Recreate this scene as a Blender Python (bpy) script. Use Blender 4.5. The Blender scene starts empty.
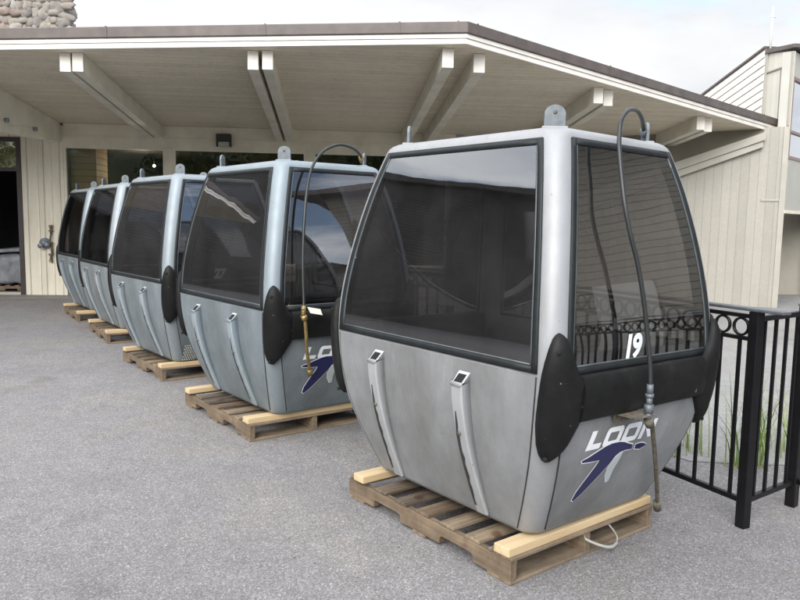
import bpy, bmesh, math, random
from math import sin, cos, pi, radians, sqrt
from mathutils import Vector, Matrix
from mathutils.geometry import tessellate_polygon
random.seed(7)
S = bpy.context.scene
COL = S.collection

# ------------------------------------------------------------------ helpers
def tag(o, label=None, cat=None, group=None, kind=None):
    if label: o['label'] = label
    if cat: o['category'] = cat
    if group: o['group'] = group
    if kind: o['kind'] = kind
    return o

def thing(name, label, cat, loc=(0, 0, 0), rz=0.0, group=None):
    o = bpy.data.objects.new(name, None)
    COL.objects.link(o)
    o.location = loc
    o.rotation_euler = (0, 0, rz)
    o.empty_display_size = .2
    return tag(o, label, cat, group)

class MB:
    def __init__(s):
        s.v = []; s.f = []; s.sm = []
    def add(s, vs, fs, smooth=False):
        n = len(s.v)
        s.v += [tuple(v) for v in vs]
        s.f += [tuple(i + n for i in f) for f in fs]
        s.sm += [smooth] * len(fs)
        return s
    def box(s, x0, x1, y0, y1, z0, z1):
        return s.add([(x0,y0,z0),(x1,y0,z0),(x1,y1,z0),(x0,y1,z0),(x0,y0,z1),(x1,y0,z1),(x1,y1,z1),(x0,y1,z1)],
                     [(0,3,2,1),(4,5,6,7),(0,1,5,4),(1,2,6,5),(2,3,7,6),(3,0,4,7)])
    def hexa(s, p):   # 8 points in box order
        return s.add(p, [(0,3,2,1),(4,5,6,7),(0,1,5,4),(1,2,6,5),(2,3,7,6),(3,0,4,7)])
    def prism(s, poly, z0, z1):     # poly (x,y) ; z0/z1 numbers or functions
        g = lambda z, p: z(p) if callable(z) else z
        n = len(poly)
        vs = [(p[0], p[1], g(z0, p)) for p in poly] + [(p[0], p[1], g(z1, p)) for p in poly]
        fs = [tuple(reversed(range(n))), tuple(range(n, 2*n))] + [(i, (i+1) % n, n+(i+1) % n, n+i) for i in range(n)]
        return s.add(vs, fs)
    def tube(s, pts, r, n=8, cap=True, rf=None):
        pts = [Vector(p) for p in pts]
        rings = []
        t0 = (pts[1]-pts[0]).normalized()
        a = t0.orthogonal().normalized()
        for i, p in enumerate(pts):
            t = (pts[min(i+1, len(pts)-1)] - pts[max(i-1, 0)])
            t = t.normalized() if t.length > 1e-9 else t0
            a = (a - t*a.dot(t)).normalized()
            b = t.cross(a)
            rr = rf(i/(len(pts)-1)) if rf else r
            rings.append([p + (a*cos(2*pi*k/n) + b*sin(2*pi*k/n))*rr for k in range(n)])
        vs = [v for R in rings for v in R]; fs = []
        for i in range(len(pts)-1):
            for k in range(n):
                fs.append((i*n+k, i*n+(k+1) % n, (i+1)*n+(k+1) % n, (i+1)*n+k))
        if cap:
            fs.append(tuple(reversed(range(n)))); fs.append(tuple(range((len(pts)-1)*n, len(pts)*n)))
        return s.add(vs, fs, True)
    def ring(s, c, ax, r, w, th, n=28):      # flat ring, axis vector ax, radial bar w, thickness th
        c = Vector(c); ax = Vector(ax).normalized()
        a = ax.orthogonal().normalized(); b = ax.cross(a)
        vs = []; fs = []
        for k in range(n):
            d = a*cos(2*pi*k/n) + b*sin(2*pi*k/n)
            vs += [c+d*(r-w)-ax*th, c+d*r-ax*th, c+d*r+ax*th, c+d*(r-w)+ax*th]
        for k in range(n):
            m = (k+1) % n
            for q in range(4):
                fs.append((k*4+q, k*4+(q+1) % 4, m*4+(q+1) % 4, m*4+q))
        return s.add(vs, fs, True)
    def build(s, name, mat, parent=None, bevel=0, seg=2, smooth_angle=None, mats=None):
        me = bpy.data.meshes.new(name)
        me.from_pydata([tuple(v) for v in s.v], [], s.f)
        bm = bmesh.new(); bm.from_mesh(me)
        bmesh.ops.recalc_face_normals(bm, faces=bm.faces[:]) 
        bm.to_mesh(me); bm.free()
        for p, sm in zip(me.polygons, s.sm): p.use_smooth = sm
        o = bpy.data.objects.new(name, me); COL.objects.link(o)
        for m in ([mat] if not mats else mats): me.materials.append(m)
        if parent: o.parent = parent
        if bevel:
            b = o.modifiers.new('bevel', 'BEVEL'); b.width = bevel; b.segments = seg; b.limit_method = 'ANGLE'; b.angle_limit = radians(35)
        if smooth_angle:
            for p in me.polygons: p.use_smooth = True
            try:
                me.set_sharp_from_angle(angle=radians(smooth_angle))
            except Exception: pass
        return o

def copy_tree(o, parent=None):
    c = o.copy(); COL.objects.link(c)
    if parent: c.parent = parent
    for ch in list(o.children): copy_tree(ch, c)
    return c

# ------------------------------------------------------------------ materials
def new_mat(name):
    m = bpy.data.materials.new(name); m.use_nodes = True
    nt = m.node_tree; nt.nodes.clear()
    out = nt.nodes.new('ShaderNodeOutputMaterial')
    b = nt.nodes.new('ShaderNodeBsdfPrincipled')
    nt.links.new(b.outputs[0], out.inputs[0])
    return m, nt, b, out
def N(nt, t, **kw):
    n = nt.nodes.new(t)
    for k, v in kw.items():
        if k in n.inputs: n.inputs[k].default_value = v
        else: setattr(n, k, v)
    return n
def ramp(nt, src, stops):
    r = nt.nodes.new('ShaderNodeValToRGB')
    while len(r.color_ramp.elements) < len(stops): r.color_ramp.elements.new(.5)
    for e, (p, c) in zip(r.color_ramp.elements, stops):
        e.position = p; e.color = (c, c, c, 1) if isinstance(c, (int, float)) else (*c, 1)
    nt.links.new(src, r.inputs[0])
    return r
def mul(nt, a, b, fac=1.0, mode='MULTIPLY'):
    m = nt.nodes.new('ShaderNodeMix'); m.data_type = 'RGBA'; m.blend_type = mode
    m.inputs[0].default_value = fac
    for s, v in ((6, a), (7, b)):
        if isinstance(v, tuple): m.inputs[s].default_value = (*v, 1)
        else: nt.links.new(v, m.inputs[s])
    return m.outputs[2]
def bump(nt, b, src, strength, dist=.01):
    bp = N(nt, 'ShaderNodeBump'); bp.inputs['Strength'].default_value = strength; bp.inputs['Distance'].default_value = dist
    nt.links.new(src, bp.inputs['Height']); nt.links.new(bp.outputs[0], b.inputs['Normal'])
    return bp
def coords(nt, scale=(1, 1, 1), kind='Object'):
    tc = nt.nodes.new('ShaderNodeTexCoord'); mp = nt.nodes.new('ShaderNodeMapping')
    mp.inputs['Scale'].default_value = scale
    nt.links.new(tc.outputs[kind], mp.inputs[0])
    return mp.outputs[0]
def noise(nt, co, scale, detail=4, rough=.55):
    n = N(nt, 'ShaderNodeTexNoise'); n.inputs['Scale'].default_value = scale
    n.inputs['Detail'].default_value = detail; n.inputs['Roughness'].default_value = rough
    if co is not None: nt.links.new(co, n.inputs['Vector'])
    return n.outputs['Fac']

def simple(name, col, rough=.6, metal=0, var=.12, nscale=6, bstr=.05, bscale=60, spec=.5):
    m, nt, b, out = new_mat(name)
    co = coords(nt)
    r = ramp(nt, noise(nt, co, nscale, 5), [(.3, 1-var), (.7, 1+var*.5)])
    nt.links.new(mul(nt, r.outputs[0], tuple(col)), b.inputs['Base Color'])
    b.inputs['Roughness'].default_value = rough; b.inputs['Metallic'].default_value = metal
    b.inputs['Specular IOR Level'].default_value = spec
    if bstr: bump(nt, b, noise(nt, co, bscale, 3), bstr, .004)
    return m

M = {}
# worn silver paint, tint from the object's own colour
def silver(name, rough, dark=1.0, mott=.16, metal=.22, grime=.35):
    m, nt, b, out = new_mat(name)
    co = coords(nt)
    oi = nt.nodes.new('ShaderNodeObjectInfo')
    r = ramp(nt, noise(nt, co, 3.5, 6, .6), [(.25, (1-mott)*dark), (.75, dark)])
    c = mul(nt, oi.outputs['Color'], r.outputs[0])
    # vertical rub marks and specks
    st = noise(nt, coords(nt, (14, 14, 1.2)), 2.2, 5, .6)
    c = mul(nt, c, ramp(nt, st, [(.35, .95), (.6, 1.0)]).outputs[0])
    sp = noise(nt, co, 55, 2, .5)
    c = mul(nt, c, ramp(nt, sp, [(.70, 1.0), (.78, .62)]).outputs[0])
    gz = ramp(nt, noise(nt, coords(nt, (1, 1, .55)), 1.9, 7, .68), [(.36, (.70, .69, .66)), (.60, (1, 1, 1))])
    c = mul(nt, c, gz.outputs[0], grime)
    sr = ramp(nt, noise(nt, coords(nt, (60, 60, 2.5)), 1.3, 2, .5), [(.70, (1, 1, 1)), (.74, (1.22, 1.22, 1.22))])
    c = mul(nt, c, sr.outputs[0], grime)
    nt.links.new(c, b.inputs['Base Color'])
    b.inputs['Metallic'].default_value = metal; b.inputs['Specular IOR Level'].default_value = .22
    rr = ramp(nt, noise(nt, co, 5, 5), [(.3, rough-.06), (.7, rough+.1)])
    nt.links.new(rr.outputs[0], b.inputs['Roughness'])
    bump(nt, b, noise(nt, co, 4, 3), .06, .01)
    return m
M['silver'] = silver('silver_paint', .42)
M['panel'] = silver('worn_silver_panel', .45, 1.0, .28, .28, 1.0)
M['inner'] = simple('cabin_lining', (.10, .105, .11), .7)
M['bench'] = simple('bench_plastic', (.05, .05, .055), .6)
M['rubber'] = simple('window_rubber', (.018, .021, .023), .45, 0, .2, 20, .05, 60, .2)
M['gasket_edge'] = simple('gasket_edge', (.10, .115, .12), .35, .3, .2, 20)
def worn_black():
    m, nt, b, out = new_mat('black_moulded_plastic'); co = coords(nt)
    base = ramp(nt, noise(nt, co, 5, 6, .65), [(.35, .0065), (.62, .012), (.80, .030)])
    sc = ramp(nt, noise(nt, coords(nt, (3, 3, 26)), 3.0, 4, .7), [(.66, 0), (.72, 1)])
    c = mul(nt, base.outputs[0], ramp(nt, sc.outputs[0], [(0, 1.0), (1, 2.6)]).outputs[0])
    edge = ramp(nt, noise(nt, co, 38, 2, .5), [(.74, 0), (.80, .16)])
    c = mul(nt, c, edge.outputs[0], 1.0, 'ADD')
    nt.links.new(c, b.inputs['Base Color'])
    b.inputs['Specular IOR Level'].default_value = .16
    rr = ramp(nt, noise(nt, co, 8, 4), [(.3, .36), (.7, .60)]); nt.links.new(rr.outputs[0], b.inputs['Roughness'])
    bump(nt, b, noise(nt, co, 240, 3), .3, .003); return m
M['blackplastic'] = worn_black()
M['holeshade'] = simple('painted_recess_shade', (.006, .006, .006), .9)  # near-black standing in for the shade inside openings
M['whitedecal'] = simple('white_decal', (.80, .82, .84), .45, 0, .06)
M['greydecal'] = simple('mid_grey_decal', (.30, .30, .30), .6, 0, .2)  # number decal in a darker grey than the white one
M['bluedecal'] = simple('navy_decal', (.011, .013, .075), .4, 0, .1)
M['palegrey'] = simple('pale_grey_decal', (.45, .49, .50), .5, 0, .08)
M['galv'] = simple('galvanised_steel', (.15, .17, .185), .5, .3, .3, 25)
M['hose'] = simple('grey_black_hose', (.018, .020, .021), .4, 0, .15)
M['brass'] = simple('tarnished_brass', (.33, .24, .10), .45, .7, .4, 40)
M['rust'] = simple('rusty_grey_steel', (.17, .15, .115), .75, .4, .55, 35, .3, 80)
M['rim'] = simple('bright_cut_edge', (.42, .45, .47), .4, .2, .1)
M['tag'] = simple('paper_tag', (.72, .70, .62), .8)
M['streak'] = simple('black_worn_rubber', (.03, .028, .027), .8, 0, .4, 30, .4, 60)

def glass_mat(name, tint, refl=.10, dirt=True, blend=1.45, wave=.03):
    m, nt, b, out = new_mat(name)
    nt.nodes.remove(b)
    tr = nt.nodes.new('ShaderNodeBsdfTransparent'); tr.inputs[0].default_value = (*tint, 1)
    gl = nt.nodes.new('ShaderNodeBsdfGlossy'); gl.inputs['Roughness'].default_value = .015
    gl.inputs['Color'].default_value = (.95, .97, 1, 1)
    fr = nt.nodes.new('ShaderNodeFresnel'); fr.inputs['IOR'].default_value = blend
    mx = nt.nodes.new('ShaderNodeMixShader')
    ma = nt.nodes.new('ShaderNodeMath'); ma.operation = 'MULTIPLY_ADD'; ma.inputs[1].default_value = 1.5; ma.inputs[2].default_value = refl; ma.use_clamp = True
    nt.links.new(fr.outputs[0], ma.inputs[0]); nt.links.new(ma.outputs[0], mx.inputs[0])
    nt.links.new(tr.outputs[0], mx.inputs[1]); nt.links.new(gl.outputs[0], mx.inputs[2])
    co = coords(nt)
    bp = N(nt, 'ShaderNodeBump'); bp.inputs['Strength'].default_value = wave; bp.inputs['Distance'].default_value = .05
    nt.links.new(noise(nt, co, 2.0, 2), bp.inputs['Height'])
    nt.links.new(bp.outputs[0], gl.inputs['Normal'])
    last = mx.outputs[0]
    if dirt:
        df = nt.nodes.new('ShaderNodeBsdfDiffuse'); df.inputs[0].default_value = (.35, .34, .33, 1)
        dm = nt.nodes.new('ShaderNodeMixShader')
        d1 = ramp(nt, noise(nt, co, 3, 6, .65), [(.35, .004), (.8, .035)])
        vo = N(nt, 'ShaderNodeTexVoronoi'); vo.inputs['Scale'].default_value = 7; nt.links.new(co, vo.inputs['Vector'])
        sk = ramp(nt, vo.outputs['Distance'], [(.035, .75), (.06, 0)])
        msk = ramp(nt, noise(nt, co, 3.1, 2), [(.56, 0), (.60, 1)])
        spk = mul(nt, sk.outputs[0], msk.outputs[0])
        dd = mul(nt, d1.outputs[0], spk, 1.0, 'ADD')
        nt.links.new(dd, dm.inputs[0])
        nt.links.new(last, dm.inputs[1]); nt.links.new(df.outputs[0], dm.inputs[2]); last = dm.outputs[0]
    nt.links.new(last, out.inputs[0])
    return m
M['tinted'] = glass_mat('tinted_acrylic', (.42, .41, .415), .10)
M['lodgeglass'] = glass_mat('lodge_window_glass', (.80, .82, .82), .0, False)

# asphalt
def asphalt(name, lo, hi, tint, sc=1.0, bs=.5):
    m, nt, b, out = new_mat(name)
    co = coords(nt)
    v = N(nt, 'ShaderNodeTexVoronoi'); v.inputs['Scale'].default_value = 95*sc; nt.links.new(co, v.inputs['Vector'])
    cr = ramp(nt, v.outputs['Color'], [(.0, lo), (.55, (lo+hi)/2), (.85, hi), (1.0, min(.62, hi*1.75))])
    v2 = noise(nt, co, 320*sc, 3)
    c = mul(nt, cr.outputs[0], ramp(nt, v2, [(.3, .72), (.7, 1.2)]).outputs[0])
    big = noise(nt, co, .55, 6, .6)
    c = mul(nt, c, ramp(nt, big, [(.3, .86), (.7, 1.10)]).outputs[0])
    med = noise(nt, co, 6, 5, .7)
    c = mul(nt, c, ramp(nt, med, [(.3, .90), (.7, 1.08)]).outputs[0])
    # old oil spots, tan dust and darker worn areas
    spn = noise(nt, co, 1.3, 5, .6)
    c = mul(nt, c, ramp(nt, spn, [(.60, (1, 1, 1)), (.72, (.80, .78, .77))]).outputs[0])
    c = mul(nt, c, ramp(nt, noise(nt, co, .9, 7, .7), [(.34, (1.08, 1.04, .97)), (.5, (1, 1, 1)), (.68, (.93, .93, .95))]).outputs[0])
    gr_ = ramp(nt, noise(nt, co, 23*sc, 1, .3), [(.745, (1, 1, 1)), (.77, (.45, .43, .42))])
    c = mul(nt, c, gr_.outputs[0])
    wc = N(nt, 'ShaderNodeTexVoronoi'); wc.feature = 'DISTANCE_TO_EDGE'; wc.inputs['Scale'].default_value = .34
    wv = nt.nodes.new('ShaderNodeVectorMath'); wv.operation = 'ADD'
    nz_ = N(nt, 'ShaderNodeTexNoise'); nz_.inputs['Scale'].default_value = 2.2; nz_.inputs['Detail'].default_value = 6; nt.links.new(co, nz_.inputs['Vector'])
    sc_ = nt.nodes.new('ShaderNodeVectorMath'); sc_.operation = 'SCALE'; sc_.inputs['Scale'].default_value = .55; nt.links.new(nz_.outputs['Color'], sc_.inputs[0])
    nt.links.new(co, wv.inputs[0]); nt.links.new(sc_.outputs[0], wv.inputs[1]); nt.links.new(wv.outputs[0], wc.inputs['Vector'])
    ck = ramp(nt, wc.outputs['Distance'], [(.0, .35), (.0022, .45), (.0038, 1.0)])
    ckm = ramp(nt, noise(nt, co, .42, 2), [(.54, 0), (.60, .35)])
    cm_ = nt.nodes.new('ShaderNodeMix'); cm_.data_type = 'RGBA'; cm_.blend_type = 'MULTIPLY'
    nt.links.new(ckm.outputs[0], cm_.inputs[0]); nt.links.new(c, cm_.inputs[6]); nt.links.new(ck.outputs[0], cm_.inputs[7]); c = cm_.outputs[2]
    c = mul(nt, c, tint)
    nt.links.new(c, b.inputs['Base Color'])
    b.inputs['Roughness'].default_value = .88
    b.inputs['Specular IOR Level'].default_value = .35
    ad = nt.nodes.new('ShaderNodeMath'); ad.operation = 'ADD'
    nt.links.new(v.outputs['Distance'], ad.inputs[0]); nt.links.new(v2, ad.inputs[1])
    bump(nt, b, ad.outputs[0], bs, .004)
    return m
M['asphalt'] = asphalt('aged_asphalt', .115, .30, (1.03, .99, .995), 1.75)
M['concrete'] = asphalt('light_pavement', .19, .32, (1.01, 1.0, .98), 1.9, .3)

# wood
def wood(name, base, dark, axis=1, islands=True, grain=1.0):
    m, nt, b, out = new_mat(name)
    sc = [26, 26, 26]; sc[axis] = 1.6
    g = nt.nodes.new('ShaderNodeNewGeometry')
    tc = nt.nodes.new('ShaderNodeTexCoord'); mp = nt.nodes.new('ShaderNodeMapping')
    mp.inputs['Scale'].default_value = sc
    va = nt.nodes.new('ShaderNodeVectorMath'); va.operation = 'ADD'
    cm = nt.nodes.new('ShaderNodeCombineXYZ')
    mm = nt.nodes.new('ShaderNodeMath'); mm.operation = 'MULTIPLY'; mm.inputs[1].default_value = 37
    nt.links.new(g.outputs['Random Per Island'], mm.inputs[0])
    for i in range(3): nt.links.new(mm.outputs[0], cm.inputs[i])
    nt.links.new(tc.outputs['Object'], va.inputs[0]); nt.links.new(cm.outputs[0], va.inputs[1])
    nt.links.new(va.outputs[0], mp.inputs[0])
    n1 = noise(nt, mp.outputs[0], 1.0, 6, .65)
    r = ramp(nt, n1, [(.28, dark), (.5, tuple((a+b_)/2 for a, b_ in zip(base, dark))), (.72, base)])
    isl = ramp(nt, g.outputs['Random Per Island'], [(0, (.55, .52, .50)), (.35, (.95, .80, .68)), (.6, (.80, .80, .80)), (1, (1.2, 1.12, 1.0))])
    c = mul(nt, r.outputs[0], isl.outputs[0], 1.0 if islands else .35)
    c = mul(nt, c, ramp(nt, noise(nt, va.outputs[0], 5, 6, .7), [(.38, (.55, .53, .50)), (.60, (1, 1, 1))]).outputs[0], .8 if islands else .12)
    kn = noise(nt, va.outputs[0], 9, 2, .4)
    c = mul(nt, c, ramp(nt, kn, [(.66, (1, 1, 1)), (.76, (.55, .42, .33))]).outputs[0])
    nt.links.new(c, b.inputs['Base Color'])
    b.inputs['Roughness'].default_value = .8
    bump(nt, b, n1, .5*grain, .004)
    return m
M['palletx'] = wood('weathered_board_x', (.29, .235, .175), (.085, .068, .052), 0)
M['pallety'] = wood('weathered_board_y', (.25, .195, .14), (.10, .077, .056), 1)
M['pine'] = wood('fresh_pine', (.66, .55, .37), (.50, .37, .20), 0, False, .4)
M['strap'] = simple('grey_plastic_strap', (.34, .33, .30), .5)

# painted building surfaces
def siding(name, col, axis, pitch, groove=.06, depth=.6, shade=.6, var=.10, streak=.6):
    """painted planks; the grooves are real dents in the normal, axis = direction the planks are counted along"""
    m, nt, b, out = new_mat(name)
    tc = nt.nodes.new('ShaderNodeTexCoord'); sx = nt.nodes.new('ShaderNodeSeparateXYZ')
    nt.links.new(tc.outputs['Object'], sx.inputs[0])
    d = nt.nodes.new('ShaderNodeMath'); d.operation = 'DIVIDE'; d.inputs[1].default_value = pitch
    nt.links.new(sx.outputs[axis], d.inputs[0])
    fr = nt.nodes.new('ShaderNodeMath'); fr.operation = 'FRACT'; nt.links.new(d.outputs[0], fr.inputs[0])
    pp = nt.nodes.new('ShaderNodeMath'); pp.operation = 'PINGPONG'; pp.inputs[1].default_value = .5
    nt.links.new(fr.outputs[0], pp.inputs[0])
    gr = ramp(nt, pp.outputs[0], [(0, 0), (groove*.35, 0), (groove, 1)])
    fl = nt.nodes.new('ShaderNodeMath'); fl.operation = 'FLOOR'; nt.links.new(d.outputs[0], fl.inputs[0])
    wn = nt.nodes.new('ShaderNodeTexWhiteNoise'); wn.noise_dimensions = '1D'; nt.links.new(fl.outputs[0], wn.inputs['W'])
    pl = ramp(nt, wn.outputs['Value'], [(0, .93), (1, 1.04)])
    co = coords(nt)
    c = mul(nt, pl.outputs[0], tuple(col))
    c = mul(nt, c, ramp(nt, noise(nt, co, 1.3, 6, .65), [(.3, 1-var), (.7, 1.03)]).outputs[0])
    c = mul(nt, c, ramp(nt, noise(nt, co, 45, 3, .6), [(.3, .93), (.7, 1.05)]).outputs[0])
    c = mul(nt, c, ramp(nt, noise(nt, coords(nt, (5, 5, .6)), 2.0, 6, .7), [(.30, (.80, .77, .72)), (.52, (1, 1, 1))]).outputs[0], streak)
    c = mul(nt, c, ramp(nt, gr.outputs[0], [(0, shade), (1, 1)]).outputs[0])
    nt.links.new(c, b.inputs['Base Color'])
    b.inputs['Roughness'].default_value = .7
    bump(nt, b, gr.outputs[0], depth, .012)
    return m
TAN = (.74, .69, .575)
M['soffit'] = siding('soffit_planks', (.76, .685, .555), 1, .14, .07, .3, .82)
M['trim'] = simple('cream_trim_paint', TAN, .6, 0, .14, 3, .12, 30)
M['creamside'] = siding('cream_tower_boards', (.60, .575, .50), 1, .155, .05, .3, .85, .06, .2)
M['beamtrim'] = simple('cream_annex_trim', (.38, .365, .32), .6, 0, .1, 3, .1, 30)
M['gapcover'] = simple('tan_gap_cover', (.20, .18, .14), .7, 0, .1, 3, .1, 30)  # darker tan, imitates the soffit as it looks in shade
M['rafter'] = simple('cream_rafter_paint', (.72, .68, .58), .6, 0, .16, 3, .15, 25)
M['fascia'] = simple('white_fascia_paint', (.80, .76, .70), .55, 0, .10, 4, .1, 30)
M['roofedge'] = simple('brown_metal_roof_edge', (.12, .10, .092), .55, .1, .25, 5, .1, 20)
M['roofing'] = simple('roofing_membrane', (.12, .12, .12), .9, 0, .2, 3, .4, 60)
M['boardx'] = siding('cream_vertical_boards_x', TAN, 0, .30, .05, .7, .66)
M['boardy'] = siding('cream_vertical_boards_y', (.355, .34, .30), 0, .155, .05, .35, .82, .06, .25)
M['cream'] = simple('cream_smooth_wall', (.44, .43, .39), .65, 0, .08, 2, .05, 30)
M['greywall'] = simple('grey_recess_wall', (.40, .38, .33), .75, 0, .1, 3)
M['darkframe'] = simple('dark_brown_door_frame', (.035, .022, .024), .5)
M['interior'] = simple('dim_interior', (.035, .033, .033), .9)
M['brownwin'] = simple('brown_window_frame', (.24, .17, .145), .5)
M['panelwood'] = siding('brown_wood_pier', (.36, .235, .11), 2, .12, .08, .6, .5, .25)
M['iron'] = simple('black_painted_iron', (.007, .007, .008), .38, 0, .25, 12, .1, 120, .25)
M['railcap'] = simple('worn_grey_rail_cap', (.10, .11, .125), .4, .2, .3, 12)
M['header'] = simple('cream_header_paint', (.80, .76, .66), .6, 0, .12, 3, .12, 30)
M['lens'] = simple('frosted_lamp_lens', (.42, .42, .36), .3)
M['blackbox'] = simple('black_lamp_housing', (.03, .03, .028), .5)
M['greybox'] = simple('pale_grey_metal_box', (.62, .65, .66), .45)
M['bundle'] = simple('grey_wrapped_sacks', (.22, .23, .25), .5, 0, .4, 8, .6, 12)
M['pewter'] = simple('pewter_metal', (.26, .29, .33), .5, .3, .4, 30)
M['darksiding'] = siding('brown_lap_siding', (.15, .135, .12), 2, .15, .08, .9, .35)
M['lapsiding'] = siding('cream_lap_siding', (.26, .24, .20), 2, .22, .07, .9, .35)

def stone_mat():
    m, nt, b, out = new_mat('field_stone')
    g = nt.nodes.new('ShaderNodeNewGeometry'); co = coords(nt)
    r = ramp(nt, g.outputs['Random Per Island'], [(0, (.25, .20, .17)), (.2, (.30, .27, .235)), (.4, (.21, .19, .175)), (.6, (.32, .285, .235)), (.8, (.26, .195, .165)), (1, (.34, .32, .29))])
    c = mul(nt, r.outputs[0], ramp(nt, noise(nt, co, 9, 6, .7), [(.3, .65), (.7, 1.2)]).outputs[0])
    nt.links.new(c, b.inputs['Base Color']); b.inputs['Roughness'].default_value = .9
    bump(nt, b, noise(nt, co, 14, 5, .7), .6, .02)
    return m
M['stone'] = stone_mat()
M['mortar'] = simple('grey_mortar', (.30, .27, .23), .95, 0, .2, 12, .5, 60)
def leaf_mat(name, a, b_):
    m, nt, b, out = new_mat(name)
    g = nt.nodes.new('ShaderNodeNewGeometry')
    r = ramp(nt, g.outputs['Random Per Island'], [(0, a), (1, b_)])
    nt.links.new(r.outputs[0], b.inputs['Base Color']); b.inputs['Roughness'].default_value = .6
    return m
M['leafg'] = leaf_mat('green_leaves', (.05, .09, .02), (.10, .14, .035))
M['leafy'] = leaf_mat('yellow_green_leaves', (.12, .13, .02), (.24, .19, .03))
M['bark'] = simple('bark', (.12, .095, .07), .9, 0, .4, 12, .8, 20)
M['grass'] = leaf_mat('grass_blades', (.10, .19, .04), (.26, .30, .11))

# ------------------------------------------------------------------ camera
f, P_, R_, H = 722.04, .1086, .0169, 1.519
fw = Vector((0, cos(P_), -sin(P_))); u0 = Vector((0, sin(P_), cos(P_))); r0 = Vector((1, 0, 0))
ri = r0*cos(R_) + u0*sin(R_); up = u0*cos(R_) - r0*sin(R_)
cam = bpy.data.cameras.new('camera'); co_ = bpy.data.objects.new('camera', cam); COL.objects.link(co_)
co_.matrix_world = Matrix(((ri.x, up.x, -fw.x, 0), (ri.y, up.y, -fw.y, 0), (ri.z, up.z, -fw.z, H), (0, 0, 0, 1)))
cam.sensor_width = 36; cam.lens = f/800*36; cam.clip_end = 2000; cam.clip_start = .05
S.camera = co_

# ------------------------------------------------------------------ light
SUN_EL, SUN_AZ = radians(31), radians(198)      # azimuth clockwise from +Y : behind the camera, to the left
w = bpy.data.worlds.new('World'); S.world = w; w.use_nodes = True
nt = w.node_tree; nt.nodes.clear()
wo = nt.nodes.new('ShaderNodeOutputWorld'); bg = nt.nodes.new('ShaderNodeBackground'); bg.inputs[1].default_value = .105
sky = nt.nodes.new('ShaderNodeTexSky'); sky.sky_type = 'NISHITA'; sky.sun_disc = False
sky.sun_elevation = SUN_EL; sky.sun_rotation = SUN_AZ; sky.air_density = 1.0; sky.dust_density = .6
tc = nt.nodes.new('ShaderNodeTexCoord'); mp = nt.nodes.new('ShaderNodeMapping'); mp.inputs['Scale'].default_value = (1, 1, 2.6)
mp.inputs['Location'].default_value = (3.1, .4, .2)
nt.links.new(tc.outputs['Generated'], mp.inputs[0])
cn = noise(nt, mp.outputs[0], 2.1, 8, .55)
def dirdot(v, lo, hi, a, b_):
    d = nt.nodes.new('ShaderNodeVectorMath'); d.operation = 'DOT_PRODUCT'
    nt.links.new(tc.outputs['Generated'], d.inputs[0]); d.inputs[1].default_value = Vector(v).normalized()
    m = nt.nodes.new('ShaderNodeMapRange'); m.interpolation_type = 'SMOOTHSTEP'
    for i, q in enumerate((lo, hi, a, b_)): m.inputs[1+i].default_value = q
    nt.links.new(d.outputs['Value'], m.inputs[0]); return m.outputs[0]
gap = dirdot((.93, -.30, .36), .62, .96, .0, -.20)      # a break in the cloud to the right
ad = nt.nodes.new('ShaderNodeMath'); ad.operation = 'ADD'; nt.links.new(cn, ad.inputs[0]); nt.links.new(gap, ad.inputs[1])
cf = ramp(nt, ad.outputs[0], [(.30, .06), (.46, 1)])
glow = dirdot((sin(SUN_AZ)*cos(SUN_EL), cos(SUN_AZ)*cos(SUN_EL), sin(SUN_EL)), -.9, .9, .31, 1.16)
cb0 = ramp(nt, noise(nt, mp.outputs[0], 2.4, 7, .52), [(.30, (7.6, 8.0, 8.7)), (.68, (11.6, 11.6, 11.6))])
cbm = nt.nodes.new('ShaderNodeVectorMath'); cbm.operation = 'SCALE'
nt.links.new(cb0.outputs[0], cbm.inputs[0]); nt.links.new(glow, cbm.inputs['Scale'])
mx = nt.nodes.new('ShaderNodeMix'); mx.data_type = 'RGBA'; mx.clamp_result = False
nt.links.new(cf.outputs[0], mx.inputs[0]); nt.links.new(sky.outputs[0], mx.inputs[6]); nt.links.new(cbm.outputs[0], mx.inputs[7])
nt.links.new(mx.outputs[2], bg.inputs[0]); nt.links.new(bg.outputs[0], wo.inputs[0])
sl = bpy.data.lights.new('sun', 'SUN'); sl.energy = 1.25; sl.angle = radians(38); sl.color = (1, .96, .90)
so = bpy.data.objects.new('sun', sl); COL.objects.link(so)
sd = Vector((sin(SUN_AZ)*cos(SUN_EL), cos(SUN_AZ)*cos(SUN_EL), sin(SUN_EL)))
so.rotation_euler = sd.to_track_quat('Z', 'Y').to_euler()
S.view_settings.view_transform = 'Standard'; S.view_settings.look = 'None'; S.view_settings.gamma = 1
S.view_settings.exposure = 1.40
S.render.resolution_x = 1024; S.render.resolution_y = 768

# ------------------------------------------------------------------ ground
mb = MB(); mb.add([(-150, -150, 0), (150, -150, 0), (150, 150, 0), (-150, 150, 0)], [(0, 1, 2, 3)])
tag(mb.build('asphalt_ground', M['asphalt']), kind='structure')

WY = -.0957576
RZB = -WY
uu = Vector((cos(WY), -sin(WY), 0)); nn = Vector((sin(WY), cos(WY), 0))
D0 = 14.336
def WP(u, n, z=0): return uu*u + nn*n + Vector((0, 0, z))
ORI = nn*D0        # building local origin: foot of the main wall, x along wall, y into the building

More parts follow.
